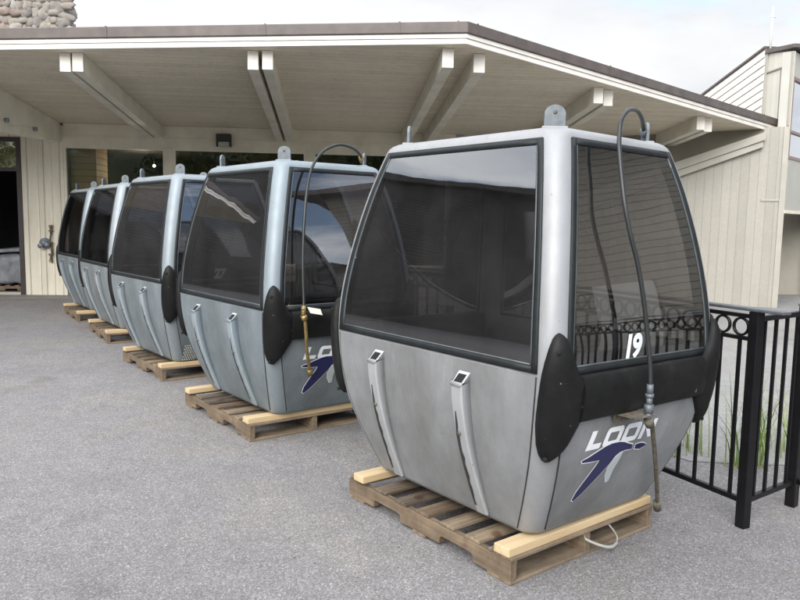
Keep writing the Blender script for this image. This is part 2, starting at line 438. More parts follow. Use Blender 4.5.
FL = [(2.17, 3.83), (1.762, 3.535), (.55, 5.9), (-1.0, 7.4)]       # fence line
k1 = WP(8.4, 12.9); k0 = WP(8.4, 30); kl = WP(-2.2, D0-.02)
mb = MB()
poly = [(6, 4.6), (2.3, 4.5), (1.9, 4.55), (.75, 6.2), FL[3], (-3.1, 11.0), (kl.x, kl.y), tuple(WP(8.4, D0+8))[:2], (40, 40), (40, 4.6)]
poly = [(p[0], p[1]) for p in poly]
mb.add([(x, y, .004) for x, y in poly], [tuple(range(len(poly)))])
tag(mb.build('concrete_pavement', M['concrete']), kind='structure')
mb = MB(); q = [WP(-9, D0-.9), WP(-3.4, D0-.75), WP(-3.4, D0), WP(-9, D0)]
mb.add([(p.x, p.y, .004) for p in q], [(0, 1, 2, 3)])
tag(mb.build('door_apron', asphalt('smooth_apron', .19, .27, (1.03, 1, .97), 1.2, .15)), kind='structure')

# ------------------------------------------------------------------ gondola cabin
ZS = [.16, .35, .55, .75, .93, 1.15, 1.4, 1.65, 1.8, 1.90]
HA = [.555, .645, .72, .760, .773, .758, .720, .665, .622, .588]
HB = [.435, .505, .565, .60, .608, .595, .555, .50, .458, .426]
def interp(z, Y):
    z = min(max(z, ZS[0]), ZS[-1])
    for i in range(len(ZS)-1):
        if z <= ZS[i+1]: break
    h = ZS[i+1]-ZS[i]; t = (z-ZS[i])/h
    def m(k):
        if k == 0: return (Y[1]-Y[0])/(ZS[1]-ZS[0])
        if k == len(ZS)-1: return (Y[-1]-Y[-2])/(ZS[-1]-ZS[-2])
        return (Y[k+1]-Y[k-1])/(ZS[k+1]-ZS[k-1])
    m0, m1 = m(i)*h, m(i+1)*h
    return (2*t**3-3*t*t+1)*Y[i] + (t**3-2*t*t+t)*m0 + (-2*t**3+3*t*t)*Y[i+1] + (t**3-t*t)*m1
RC = .078
# local frame: x across (bumper ends face -y and +y), y along
FR = {'front': (Vector((1, 0, 0)), Vector((0, -1, 0)), HB, HA), 'back': (Vector((-1, 0, 0)), Vector((0, 1, 0)), HB, HA),
      'left': (Vector((0, -1, 0)), Vector((-1, 0, 0)), HA, HB), 'right': (Vector((0, 1, 0)), Vector((1, 0, 0)), HA, HB)}
def surf(face, s, z, off=0.0, rc=RC):
    """point on the cabin skin: s = arc length from the face centre along its tangent (wraps round corners)"""
    T, O, U, Nn = FR[face]
    def at(zz):
        hu, hn = interp(zz, U), interp(zz, Nn)
        sg = 1 if s >= 0 else -1; a = abs(s); fl = hu-rc
        if a <= fl: p = T*s + O*hn; n = O.copy()
        elif a <= fl + rc*pi/2:
            th = (a-fl)/rc
            n = O*cos(th) + T*(sg*sin(th)); p = T*(sg*fl) + O*(hn-rc) + n*rc
        else:
            e = a-fl-rc*pi/2; n = T*sg; p = T*(sg*hu) + O*(hn-rc-e)
        return p, n
    p, n = at(z)
    if off:
        p2, _ = at(z+.02); p1, _ = at(z-.02)
        sl_ = (p2-p1).dot(n)/(.04 if .18 < z < 1.88 else .02)
        nv = (n - Vector((0, 0, sl_))).normalized()
        p = p + Vector((0, 0, z)) + nv*off
        return p
    return p + Vector((0, 0, z))
def flat(face, z): return interp(z, FR[face][2]) - RC
def patch(mb, face, s_of, z_list, t_list, off, smooth=True):
    """curved patch; s_of(t,z) gives arc length"""
    vs = []; fs = []; n = len(t_list)
    for z in z_list:
        for t in t_list:
            o = off(t, z) if callable(off) else off
            vs.append(surf(face, s_of(t, z), z, o))
    for i in range(len(z_list)-1):
        for k in range(n-1):
            fs.append((i*n+k, i*n+k+1, (i+1)*n+k+1, (i+1)*n+k))
    mb.add(vs, fs, smooth)
def slab(mb, face, s_of, z_list, t_list, off, base=0.0):
    """closed solid patch from base to off"""
    nz, n = len(z_list), len(t_list)
    vs = []; fs = []
    for lay in (0, 1):
        for z in z_list:
            for t in t_list:
                o = (off(t, z) if callable(off) else off) if lay else base
                vs.append(surf(face, s_of(t, z), z, o))
    q = nz*n
    for i in range(nz-1):
        for k in range(n-1):
            a = i*n+k
            fs.append((a, a+n, a+n+1, a+1)); fs.append((q+a, q+a+1, q+a+n+1, q+a+n))
    for i in range(nz-1):
        for k in (0, n-1):
            a = i*n+k; fs.append((a, a+n, q+a+n, q+a))
    for k in range(n-1):
        for i in (0, nz-1):
            a = i*n+k; fs.append((a, a+1, q+a+1, q+a))
    mb.add(vs, fs, True)
def lin(a, b, n): return [a+(b-a)*i/(n-1) for i in range(n)]

WZ = {'left': (.925, 1.865), 'right': (.925, 1.865), 'front': (.922, 1.868), 'back': (.922, 1.868)}

def make_cabin():
    root = thing('gondola_cabin', '-', 'gondola cabin')
    # --- shell
    zl = [.159, .163, .172, .19, .25, .32, .40, .48, .56, .64, .72, .80, .87, .945, 1.02, 1.10, 1.18, 1.26, 1.34, 1.42, 1.50, 1.58, 1.66, 1.74, 1.80, 1.848, 1.872, 1.89, 1.903, 1.913, 1.919]
    ins = {.159: .035, .163: .018, .172: .005}; ins.update({1.89: .003, 1.903: .012, 1.913: .030, 1.919: .060})
    tf = [-.965] + lin(-.80, .80, 7) + [.965]
    NCN = 6
    cols = []            # (face, kind, param)
    for face in ('front', 'right', 'back', 'left'):
        for t in tf: cols.append((face, 'f', t))
        for k in range(NCN+1): cols.append((face, 'c', k/NCN))
    vs = []; fs = []; n = len(cols)
    for z in zl:
        for face, kd, t in cols:
            i_ = ins.get(z, 0)
            T, O, U, Nn = FR[face]
            zz = min(max(z, .16), 1.9)
            hu, hn = interp(zz, U)-i_, interp(zz, Nn)-i_
            rc = RC
            fl = hu-rc
            if kd == 'f': p = T*(fl*t) + O*hn
            else:
                th = t*pi/2; p = T*(fl + rc*sin(th)) + O*(hn-rc + rc*cos(th))
            vs.append((p.x, p.y, z))
    for i in range(len(zl)-1):
        for k in range(n):
            k2 = (k+1) % n
            fa, kd, t = cols[k]
            inwin = kd == 'f' and cols[k2][1] == 'f' and fa == cols[k2][0] and zl[i] >= .94 and zl[i+1] <= 1.85
            if inwin: continue
            fs.append((i*n+k, i*n+k2, (i+1)*n+k2, (i+1)*n+k))
    # roof crown rings
    last = (len(zl)-1)*n
    prev = last
    cur = [Vector(vs[last+k]) for k in range(n)]
    for sc_, z in ((.72, 1.932), (.40, 1.940)):
        st = len(vs)
        for k in range(n): vs.append((cur[k].x*sc_, cur[k].y*sc_, z))
        for k in range(n): fs.append((prev+k, prev+(k+1) % n, st+(k+1) % n, st+k))
        prev = st
    vs.append((0, 0, 1.943)); c = len(vs)-1
    for k in range(n): fs.append((prev+k, prev+(k+1) % n, c))
    vs.append((0, 0, .158)); c = len(vs)-1
    for k in range(n): fs.append((k, c, (k+1) % n))
    mb = MB(); mb.add(vs, fs, True)
    body = mb.build('body', None, root, mats=[M['silver'], M['inner']])
    sm = body.modifiers.new('thick', 'SOLIDIFY'); sm.thickness = .016; sm.offset = -1; sm.material_offset = 1; sm.material_offset_rim = 1
    # --- windows
    for face in ('front', 'right', 'back', 'left'):
        z0, z1 = WZ[face]
        wz = lin(z0, z1, 22)
        fr = MB()
        F = lambda z: flat(face, z)
        g = .028; gl_ = .004
        e = lambda z: F(z)*1.0
        H_ = .0075
        slab(fr, face, lambda t, z: -e(z)+t*g, wz, [0, .5, 1], H_, -.002)
        slab(fr, face, lambda t, z: e(z)-g+t*g, wz, [0, .5, 1], H_, -.002)
        slab(fr, face, lambda t, z: (e(z)-g)*t, [z0, z0+g*.5, z0+g], lin(-1, 1, 9), H_, -.002)
        slab(fr, face, lambda t, z: (e(z)-g)*t, [z1-g, z1-g*.5, z1], lin(-1, 1, 9), H_, -.002)
        wf = fr.build('window_frame', M['rubber'], root)
        # inner bright bead
        bd = MB(); b2 = .007
        slab(bd, face, lambda t, z: -e(z)+g+.001+t*b2, lin(z0+g+.001, z1-g-.001, 18), [0, 1], .006, -.004)
        slab(bd, face, lambda t, z: e(z)-g-.001-t*b2, lin(z0+g+.001, z1-g-.001, 18), [0, 1], .006, -.004)
        slab(bd, face, lambda t, z: (e(z)-g-b2-.002)*t, [z0+g+.001, z0+g+.001+b2], lin(-1, 1, 9), .006, -.004)
        bd.build('bead', M['gasket_edge'], wf)
        pn = MB()
        pz = lin(z0+.03, z1-.03, 26)
        slab(pn, face, lambda t, z: (e(z)-.03)*t, pz, lin(-1, 1, 15), .0, -.001)
        pn = MB(); patch(pn, face, lambda t, z: (e(z)-.03)*t, pz, lin(-1, 1, 15), .002)
        pn.build('window_pane', M['tinted'], root)
    # --- lower panels (slightly proud, with a dark seam round them)
    for face in ('left', 'right', 'front', 'back'):
        z1 = .915 if face in ('left', 'right') else .735
        lim = .985
        sea = MB()
        seams = []
        for q_ in (-1, 1):
            sea = MB(); seams.append(sea); slab(sea, face, lambda t, z: q_*(flat(face, z)-.006+.0045*t), lin(.192, z1-.002, 16), [0, 1], .0043, -.001)
        pl = MB(); slab(pl, face, lambda t, z: (flat(face, z)-.006)*t, lin(.191, z1-.002, 16), lin(-1, 1, 15), .004, -.001)
        p = pl.build('door_panel' if face in ('left', 'right') else 'end_panel', M['panel'], root, smooth_angle=35)
        for sea in seams: sea.build('seam', M['streak'], p)
    # --- ski racks on both doors
    for face, ss in (('left', (-.33, .29)), ('right', (-.29, .33))):
        for s0 in ss:
            rk = MB(); zz = lin(.20, .865, 18); wd = .035
            def prof(z): return .022 + .036*min(1, max(0, (z-.2)/.55))
            rows = []
            for z in zz:
                o = prof(z)
                rows.append([surf(face, s0-wd, z, .002), surf(face, s0-wd, z, o-.006), surf(face, s0-wd+.007, z, o),
                             surf(face, s0+wd-.007, z, o), surf(face, s0+wd, z, o-.006), surf(face, s0+wd, z, .002)])
            top = rows[-1]
            top[1] = top[1] - Vector((0, 0, .050)); top[4] = top[4] - Vector((0, 0, .050)); top[2] = top[2] - Vector((0, 0, .056)); top[3] = top[3] - Vector((0, 0, .056))
            tp = [Vector(q) for q in top]
            V = [p for r in rows for p in r]; Fs = []
            for i in range(len(zz)-1):
                for k in range(5): Fs.append((i*6+k, i*6+k+1, (i+1)*6+k+1, (i+1)*6+k))
            Fs.append((0, 1, 2, 3, 4, 5))
            rk.add(V, Fs, True)
            r_ = rk.build('ski_rack', M['silver'], root, smooth_angle=40)
            sm = r_.modifiers.new('t', 'SOLIDIFY'); sm.thickness = .004; sm.offset = -1
            o_ = FR[face][1]*.0012 + Vector((0, 0, .0008))
            rim = [q+o_ for q in tp]; cen = sum(rim, Vector())/6
            hm = MB(); hm.add(rim, [tuple(range(6))]); rm_ = hm.build('rack_rim', M['rim'], r_)
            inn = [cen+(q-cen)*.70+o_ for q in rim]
            hm = MB(); hm.add(inn, [tuple(range(6))]); hm.build('rack_mouth_shade', M['holeshade'], rm_)  # flat dark sheet painted as the shaded rack opening
            ws = MB(); vs_ = []; zz2 = lin(.24, .70, 16)
            for i, z in enumerate(zz2):
                q = i/15; o = prof(z)+.0014
                l_ = s0-wd+.007 + .014*max(0, q-.75)*4; w_ = .004+.021*sin(pi*min(1, .12+q*.86))**.7*(.8+.2*sin(i*2.3+s0*7))
                vs_ += [surf(face, l_, z, o), surf(face, l_+w_, z, o)]
            ws.add(vs_, [(2*i, 2*i+1, 2*i+3, 2*i+2) for i in range(15)], True); ws.build('worn_strip', M['streak'], r_)
            bl = MB()
            c = surf(face, s0-.004, .60, prof(.6)+.001); n_ = FR[face][1]
            bl.tube([c, c+n_*.006], .009, 10); bl.build('bolt', M['rust'], r_)
    # --- moulded bumpers at the corners, bar between them
    PR = [(.568, -.550, -.547), (.578, -.568, -.535), (.605, -.588, -.517), (.65, -.608, -.487), (.70, -.622, -.452), (.73, -.629, -.432), (.77, -.634, -.424), (.83, -.637, -.424), (.89, -.635, -.430), (.93, -.630, -.474), (.98, -.620, -.504), (1.03, -.606, -.524), (1.07, -.590, -.540), (1.085, -.578, -.552), (1.092, -.567, -.562)]
    for face in ('front', 'back'):
        for sg in (1, -1):
            zf = []; 
            for a, b in zip(PR[:-1], PR[1:]):
                for q_ in (0, .5): zf.append([a[i]+(b[i]-a[i])*q_ for i in range(3)])
            zf.append(list(PR[-1]))
            tl = [0, .03, .10, .22, .38, .5, .62, .78, .90, .97, 1]
            zmin, zmax = zf[0][0], zf[-1][0]
            vs = []; fs = []; n = len(tl)
            for lay in (0, 1):
                for z, l, r in zf:
                    ez = min(z-zmin, zmax-z)/.10
                    fz = sqrt(max(0, 1-(1-min(1, ez))**2))
                    for t in tl:
                        s_ = l+(r-l)*t
                        ft = sqrt(max(0, 1-abs(2*t-1)**3.2))
                        o = (.008 + .036*fz*ft) if lay else .001
                        if lay and (t in (0, 1)): o = .004
                        vs.append(surf(face, -s_*sg, z, o))
            q = len(zf)*n
            for i in range(len(zf)-1):
                for k in range(n-1):
                    a = i*n+k
                    fs.append((q+a, q+a+1, q+a+n+1, q+a+n)); fs.append((a, a+n, a+n+1, a+1))
                for k in (0, n-1):
                    a = i*n+k; fs.append((a, a+n, q+a+n, q+a))
            for i in (0, len(zf)-1):
                for k in range(n-1):
                    a = i*n+k; fs.append((a, a+1, q+a+1, q+a))
            pm = MB(); pm.add(vs, fs, True)
            pad = pm.build('corner_bumper', M['blackplastic'], root)
            for zz_, s_, r_ in ((1.02, -.578, .010), (.60, -.562, .009), (.80, -.458, .006)):
                c1 = surf(face, -s_*sg, zz_, .03); c2 = surf(face, -s_*sg, zz_, .0485 if s_ < -.5 else .040)
                hb = MB(); hb.tube([c1, c2], r_, 12); hb.build('screw_recess_shade', M['holeshade'], pad)  # solid dark plug painted as a shaded screw hole
        br = MB()
        prof = [(.735, .004), (.737, .036), (.745, .044), (.80, .048), (.86, .046), (.885, .038), (.910, .026), (.921, .010), (.9215, .002)]
        sl2 = lin(-.455, .455, 19)
        V = []; Fs = []; m_ = len(prof)
        for s_ in sl2:
            for z, o in prof: V.append(surf(face, s_, z, o))
        for i in range(len(sl2)-1):
            for k in range(m_-1): Fs.append((i*m_+k, i*m_+k+1, (i+1)*m_+k+1, (i+1)*m_+k))
        Fs.append(tuple(range(m_))); Fs.append(tuple((len(sl2)-1)*m_+k for k in range(m_)))
        br.add(V, Fs)
        br.build('bumper_bar', M['blackplastic'], root, smooth_angle=35)
    # --- lifting lugs
    for sx in (1, -1):
        for sy in (1, -1):
            lg = MB(); c = Vector((sx*.335, sy*.490, 0)); d = Vector((sx, sy, 0)).normalized(); t = Vector((-d.y, d.x, 0))
            ou = [(-.045, 1.90), (-.045, 1.975)] + [(-.045*cos(a), 1.975+.040*sin(a)) for a in lin(.25, pi-.25, 9)] + [(.045, 1.975), (.045, 1.90)]
            V = [c + t*x + d*w_ + Vector((0, 0, z)) for w_ in (-.007, .007) for x, z in ou]
            m_ = len(ou)
            lg.add(V, [tuple(range(m_)), tuple(range(m_, 2*m_))] + [(i, (i+1) % m_, m_+(i+1) % m_, m_+i) for i in range(m_)])
            l_ = lg.build('lifting_lug', M['galv'], root, bevel=.002)
            hm = MB(); hm.tube([c+d*.0072*k+Vector((0, 0, 1.983)) for k in (-1.15, 1.15)], .009, 12); hm.build('eye', M['rust'], l_)
            fm = MB(); fm.prism([tuple((c+t*a+d*b)[:2]) for a, b in ((-.055, -.03), (.055, -.03), (.055, .03), (-.055, .03))], 1.905, 1.923)
            fm.build('foot', M['silver'], l_, bevel=.004)
    # --- inside: floor and two benches
    mb = MB(); mb.box(-.40, .40, -.52, .52, .185, .21); mb.build('floor', M['bench'], root)
    for sy in (1, -1):
        mb = MB()
        mb.box(-.42, .42, min(sy*.28, sy*.62), max(sy*.28, sy*.62), .50, .56)
        mb.box(-.40, .40, min(sy*.60, sy*.67), max(sy*.60, sy*.67), .56, .98)
        mb.box(-.36, .36, min(sy*.42, sy*.50), max(sy*.42, sy*.50), .215, .50)
        mb.build('bench', M['bench'], root, bevel=.015)
    # inside grab rail by each door
    mb = MB(); mb.tube([(.0, -.35, 1.86), (.0, .35, 1.86)], .012, 8); mb.build('grab_rail', M['galv'], root)
    # --- writing on both ends
    for face in ('front', 'back'):
        logo(face, root)
    return root

def decal(face, polys, name, mat, root, off, cuts=3):
    """flat polygons in (s,z) laid on the curved skin"""
    vs = []; fs = []
    for poly in polys:
        pts = [Vector((x, z, 0)) for x, z in poly]
        tri = [tuple(pts[i] for i in t) for t in tessellate_polygon([pts])]
        while tri:
            a, b, c = tri.pop()
            e = sorted(((b-a).length, (c-b).length, (a-c).length))[-1]
            if e > .03:
                if (b-a).length == e: m = (a+b)/2; tri += [(a, m, c), (m, b, c)]
                elif (c-b).length == e: m = (b+c)/2; tri += [(a, b, m), (a, m, c)]
                else: m = (a+c)/2; tri += [(a, b, m), (m, b, c)]
            else:
                if (b-a).cross(c-a).z < 0: b, c = c, b
                n = len(vs); vs += [a, b, c]; fs.append((n, n+1, n+2))
    bm = bmesh.new(); bv = [bm.verts.new(surf(face, v.x, v.y, off)) for v in vs]
    for f_ in fs: bm.faces.new([bv[i] for i in f_])
    bmesh.ops.remove_doubles(bm, verts=bm.verts[:], dist=.0001)
    bm.normal_update()
    me = bpy.data.meshes.new(name); bm.to_mesh(me); bm.free()
    me.materials.append(mat)
    o = bpy.data.objects.new(name, me); COL.objects.link(o); o.parent = root
    return o

def rrect(x0, x1, z0, z1, r, n=5):
    out = []
    for cx, cz, a0 in ((x1-r, z0+r, -pi/2), (x1-r, z1-r, 0), (x0+r, z1-r, pi/2), (x0+r, z0+r, pi)):
        for k in range(n): a = a0+pi/2*k/(n-1); out.append((cx+r*cos(a), cz+r*sin(a)))
    return out
def logo(face, root):
    z0, h = .578, .086
    sh = lambda x, z: (x + (z-z0)*.27, z - (x+.33)*.022)
    st = .029
    L = []
    x = -.332
    L.append([(x, z0), (x+.096, z0), (x+.096, z0+st*.9), (x+st*1.2, z0+st*.9), (x+st*1.2, z0+h), (x, z0+h)])
    for x in (-.222, -.088):
        o = rrect(x, x+.122, z0, z0+h, .022); i = rrect(x+st, x+.122-st, z0+st*.8, z0+h-st*.8, .007)
        m_ = len(o)
        for k in range(m_): L.append([o[k], o[(k+1) % m_], i[(k+1) % m_], i[k]])
    x = .046
    L.append([(x, z0), (x+st, z0), (x+st, z0+h-.034), (x+.078, z0), (x+.106, z0), (x+.106, z0+h), (x+.106-st, z0+h), (x+.106-st, z0+.034), (x+.028, z0+h), (x, z0+h)])
    L = [[sh(a, b) for a, b in p] for p in L]
    decal(face, L, 'lettering', M['whitedecal'], root, .0062)
    bird = [(.141, .529), (.113, .540), (.091, .545), (.07, .546), (.046, .545), (.047, .523), (.092, .514), (.120, .521)]
    b2 = [(.022, .549), (-.021, .562), (-.054, .574), (-.09, .581), (-.145, .583), (-.185, .577), (-.241, .56), (-.294, .542), (-.334, .534), (-.324, .524), (-.27, .518), (-.202, .514), (-.212, .490), (-.234, .455), (-.26, .41), (-.279, .37), (-.284, .330), (-.268, .322), (-.228, .353), (-.179, .405), (-.132, .455), (-.102, .490), (-.088, .513), (-.062, .526), (-.022, .530), (.026, .526)]
    tail = [(-.036, .522), (-.043, .485), (-.058, .435), (-.054, .378), (-.073, .376), (-.100, .418), (-.107, .455), (-.082, .503), (-.058, .518)]
    def grow(p, d):
        n = len(p); A = sum(p[i][0]*p[(i+1) % n][1]-p[(i+1) % n][0]*p[i][1] for i in range(n)); sg = 1 if A > 0 else -1
        out = []
        for i in range(n):
            a = Vector(p[i-1]); b = Vector(p[i]); c = Vector(p[(i+1) % n])
            e1 = (b-a).normalized(); e2 = (c-b).normalized()
            m1 = Vector((e1.y, -e1.x))*sg; m2 = Vector((e2.y, -e2.x))*sg
            m_ = (m1+m2); m_ = m_.normalized() if m_.length > .3 else m1
            out.append(tuple(b+m_*d))
        return out
    decal(face, [grow(b2, .0055), grow(bird, .005)], 'logo_outline', M['whitedecal'], root, .0058)
    decal(face, [b2, bird], 'bird_logo', M['bluedecal'], root, .0072)
    decal(face, [grow(tail, .004)], 'wing_outline', M['whitedecal'], root, .0050)
    decal(face, [tail], 'wing', M['palegrey'], root, .0066)

def number(txt, root, s0, z0, size, mt='whitedecal'):
    cu = bpy.data.curves.new('number', 'FONT'); cu.body = txt; cu.size = size; cu.shear = .22; cu.offset = .006; cu.space_character = .86
    to = bpy.data.objects.new('number', cu); COL.objects.link(to)
    dg = bpy.context.evaluated_depsgraph_get(); dg.update()
    me = bpy.data.meshes.new_from_object(to.evaluated_get(dg))
    bpy.data.objects.remove(to)
    for v in me.vertices: v.co = surf('front', s0+v.co.x, z0+v.co.y, .005)
    me.materials.clear(); me.materials.append(M[mt])
    o = bpy.data.objects.new('number', me); COL.objects.link(o); o.parent = root
    return o

CAB = [(.5765, 3.6903, .669), (-.8482, 5.5897, .673), (-2.1148, 7.3888, .688), (-3.3355, 9.3457, .6326), (-4.4416, 11.0655, .6383)]
LBL = ['neutral silver gondola cabin numbered 19, nearest the camera on its pallet',
       'sky-tinted silver gondola cabin with a hose and white tag, directly behind cabin 19',
       'sky-tinted silver gondola cabin numbered 27 with perforated patch low on its end',
       'sky-tinted silver gondola cabin second from the lodge wall, between cabin 27 and the farthest cabin',
       'sky-tinted silver gondola cabin farthest away, closest to the pipe fitting on the lodge wall']
cab0 = make_cabin()
cabs = []
for i, (x, y, a) in enumerate(CAB):
    o = cab0 if i == 0 else copy_tree(cab0)
    o.location = (x, y, 0); o.rotation_euler = (0, 0, a)
    if i == 0: o.rotation_euler = (0, radians(.9), a); o.location.z = -.001
    tag(o, LBL[i], 'gondola cabin', 'gondola cabins lined up on pallets')
    cabs.append(o)
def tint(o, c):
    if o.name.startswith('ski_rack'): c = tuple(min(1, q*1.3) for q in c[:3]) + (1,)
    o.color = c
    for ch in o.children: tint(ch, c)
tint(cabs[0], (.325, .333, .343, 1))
for i, c in enumerate(cabs[1:]): tint(c, ((.262, .305, .333, 1), (.28, .318, .344, 1), (.30, .33, .352, 1), (.27, .31, .337, 1))[i])  # bluish sky light is put into the tint of the rear cabins
number('19', cabs[0], -.168, .962, .135)
number('27', cabs[2], -.150, .965, .12, 'greydecal')

def smooth_path(P, n=6):
    P = [Vector(p) for p in P]; out = []
    for i in range(len(P)-1):
        p0, p1, p2, p3 = P[max(i-1, 0)], P[i], P[i+1], P[min(i+2, len(P)-1)]
        for k in range(n):
            t = k/n
            out.append(.5*((2*p1)+(p2-p0)*t+(2*p0-5*p1+4*p2-p3)*t*t+(3*p1-p0-3*p2+p3)*t**3))
    out.append(P[-1]); return out
# hose of cabin 19
h1 = [(.325, -.485, 1.955), (.27, -.515, 1.99), (.187, -.56, 2.012), (.085, -.60, 2.030), (-.034, -.64, 2.012), (-.115, -.665, 1.962), (-.145, -.68, 1.897), (-.168, -.70, 1.828), (-.186, -.73, 1.723), (-.200, -.765, 1.6), (-.185, -.79, 1.478), (-.156, -.81, 1.368), (-.128, -.83, 1.224), (-.104, -.845, 1.065), (-.095, -.860, .939), (-.095, -.868, .846)]
m_ = MB(); m_.tube(smooth_path(h1), .0098, 10); hs = m_.build('hose', M['hose'], cabs[0])
m_ = MB(); m_.tube([(.325, -.485, 1.955), (.295, -.50, 1.975)], .017, 10); m_.tube([(.33, -.48, 1.93), (.325, -.485, 1.96)], .012, 8); m_.build('fitting', M['galv'], hs)
m_ = MB()
for z0_, z1_, r_ in ((.86, .82, .014), (.82, .805, .018), (.805, .775, .0135), (.775, .74, .020), (.74, .715, .014)):
    m_.tube([(-.096, -.868, z0_), (-.095, -.868, z1_)], r_, 8)
m_.build('coupling', M['galv'], cabs[0])
m_ = MB(); m_.box(-.20, -.06, -.880, -.765, .724, .730); m_.box(-.20, -.075, -.776, -.768, .690, .724)
m_.build('bracket', M['rust'], cabs[0], bevel=.002)
m_ = MB(); m_.tube(smooth_path([(-.094, -.868, .715), (-.08, -.866, .69), (-.02, -.842, .665), (.040, -.81, .615), (.133, -.768, .508), (.304, -.685, .303), (.44, -.615, .13)], 5), .0105, 8)
m_.tube([(-.095, -.868, .71), (-.07, -.862, .68)], .020, 8)
m_.tube([(.41, -.63, .165), (.45, -.61, .115)], .02, 8)
m_.build('rod', M['rust'], cabs[0])
# hose of the second cabin
h2 = [(.32, -.485, 1.95), (.264, -.54, 1.99), (.141, -.61, 2.030), (-.011, -.66, 2.035), (-.141, -.67, 1.978), (-.229, -.68, 1.872), (-.300, -.73, 1.715), (-.356, -.785, 1.484), (-.387, -.825, 1.224), (-.398, -.855, .998), (-.41, -.87, .93)]
m_ = MB(); m_.tube(smooth_path(h2), .0100, 10); hs = m_.build('hose', M['hose'], cabs[1])
m_ = MB(); m_.tube([(.32, -.485, 1.95), (.28, -.52, 1.98)], .018, 10); m_.build('fitting', M['brass'], hs)
m_ = MB(); m_.tube([(-.40, -.858, .96), (-.41, -.872, .90)], .016, 8); m_.tube([(-.41, -.872, .90), (-.40, -.872, .87)], .022, 8); m_.build('coupling', M['brass'], cabs[1])
m_ = MB(); m_.tube(smooth_path([(-.40, -.872, .88), (-.385, -.865, .76), (-.359, -.83, .66), (-.285, -.75, .488)], 5), .012, 8); m_.tube([(-.295, -.755, .51), (-.28, -.745, .47)], .019, 8); m_.build('rod', M['brass'], cabs[1])
m_ = MB(); m_.hexa([(-.385, -.878, .955), (-.285, -.878, .935), (-.285, -.876, .935), (-.385, -.876, .955), (-.37, -.892, .915), (-.275, -.890, .895), (-.275, -.888, .895), (-.37, -.890, .915)]); m_.build('paper_tag', M['tag'], cabs[1])
# perforated patch on the third cabin
m_ = MB()
for r in range(9):
    for c in range(6):
        s_ = -.375 + c*.022 + (.011 if r % 2 else 0); z = .185 + r*.018
        a = surf('front', s_, z, .0045); b = surf('front', s_, z, .0065)
        m_.tube([a, b], .0058, 6)
m_.build('perforated_patch', M['tag'], cabs[2])

# ------------------------------------------------------------------ pallets
PAL = [(.5135, 3.6831, .658), (-.9677, 5.5937, .6455), (-2.1581, 7.3786, .6481), (-3.394, 9.3192, .5689), (-4.5189, 11.0328, .5751)]
def make_pallet():
    root = thing('wooden_pallet', '-', 'pallet')
    L2, W2 = .61, .51
    for x in (-W2+.019, 0, W2-.019):
        # notched stringer: side outline in (y,z)
        ol = [(-L2, .016), (-.38, .016), (-.375, .05), (-.355, .056), (-.175, .056), (-.155, .05), (-.15, .016),
              (.15, .016), (.155, .05), (.175, .056), (.355, .056), (.375, .05), (.38, .016), (L2, .016), (L2, .105), (-L2, .105)]
        V = [(x+d, y, z) for d in (-.019, .019) for y, z in ol]; m = len(ol)
        mb = MB(); mb.add(V, [tuple(range(m)), tuple(range(m, 2*m))] + [(i, (i+1) % m, m+(i+1) % m, m+i) for i in range(m)])
        mb.build('stringer', M['pallety'], root, bevel=.002, seg=1)
    dk = MB(); r = random.Random(3)
    for y, wd in ((-.54, .14), (-.365, .095), (-.19, .095), (-.02, .095), (.15, .095), (.33, .095), (.54, .14)):
        j = r.uniform(-.006, .006); e = r.uniform(-.008, .004); z = .105+r.uniform(0, .0015)
        y0 = max(-L2+.001, y-wd/2+j) if y > -.5 else -L2-.004; y1 = y+wd/2+j if y < .5 else L2+.003
        k = r.uniform(-.004, .004)
        dk.hexa([(-W2-e, y0, z), (W2+e, y0+k, z), (W2+e, y1+k, z), (-W2-e, y1, z), (-W2-e, y0, z+.016), (W2+e, y0+k, z+.016), (W2+e, y1+k, z+.016), (-W2-e, y1, z+.016)])
    dk.build('deck', M['palletx'], root, bevel=.0025, seg=1)
    bt = MB()
    for y, wd in ((-.54, .14), (-.0, .10), (.54, .14)):
        bt.box(-W2, W2, max(-L2, y-wd/2), min(L2, y+wd/2), 0.001, .016)
    bt.build('bottom_deck', M['palletx'], root, bevel=.002, seg=1)
    nl = MB()
    for y in (-.58, -.50, -.365, -.19, -.02, .15, .33, .50, .58):
        for x in (-W2+.019, 0, W2-.019):
            for d in (-.006, .007): nl.tube([(x+d, y+d*1.3, .1205), (x+d, y+d*1.3, .1228)], .0035, 6)
    nl.build('nail_heads', M['rust'], root)
    return root
p0 = make_pallet()
PL = ['weathered pallet under cabin 19 with a grey plastic strap hanging from it', 'weathered pallet under the cabin with the hose and white tag',
      'weathered pallet under the third cabin from the camera, numbered 27', 'weathered pallet under the second farthest cabin from the camera', 'small looking weathered pallet under the farthest cabin by the lodge wall']
pals = []
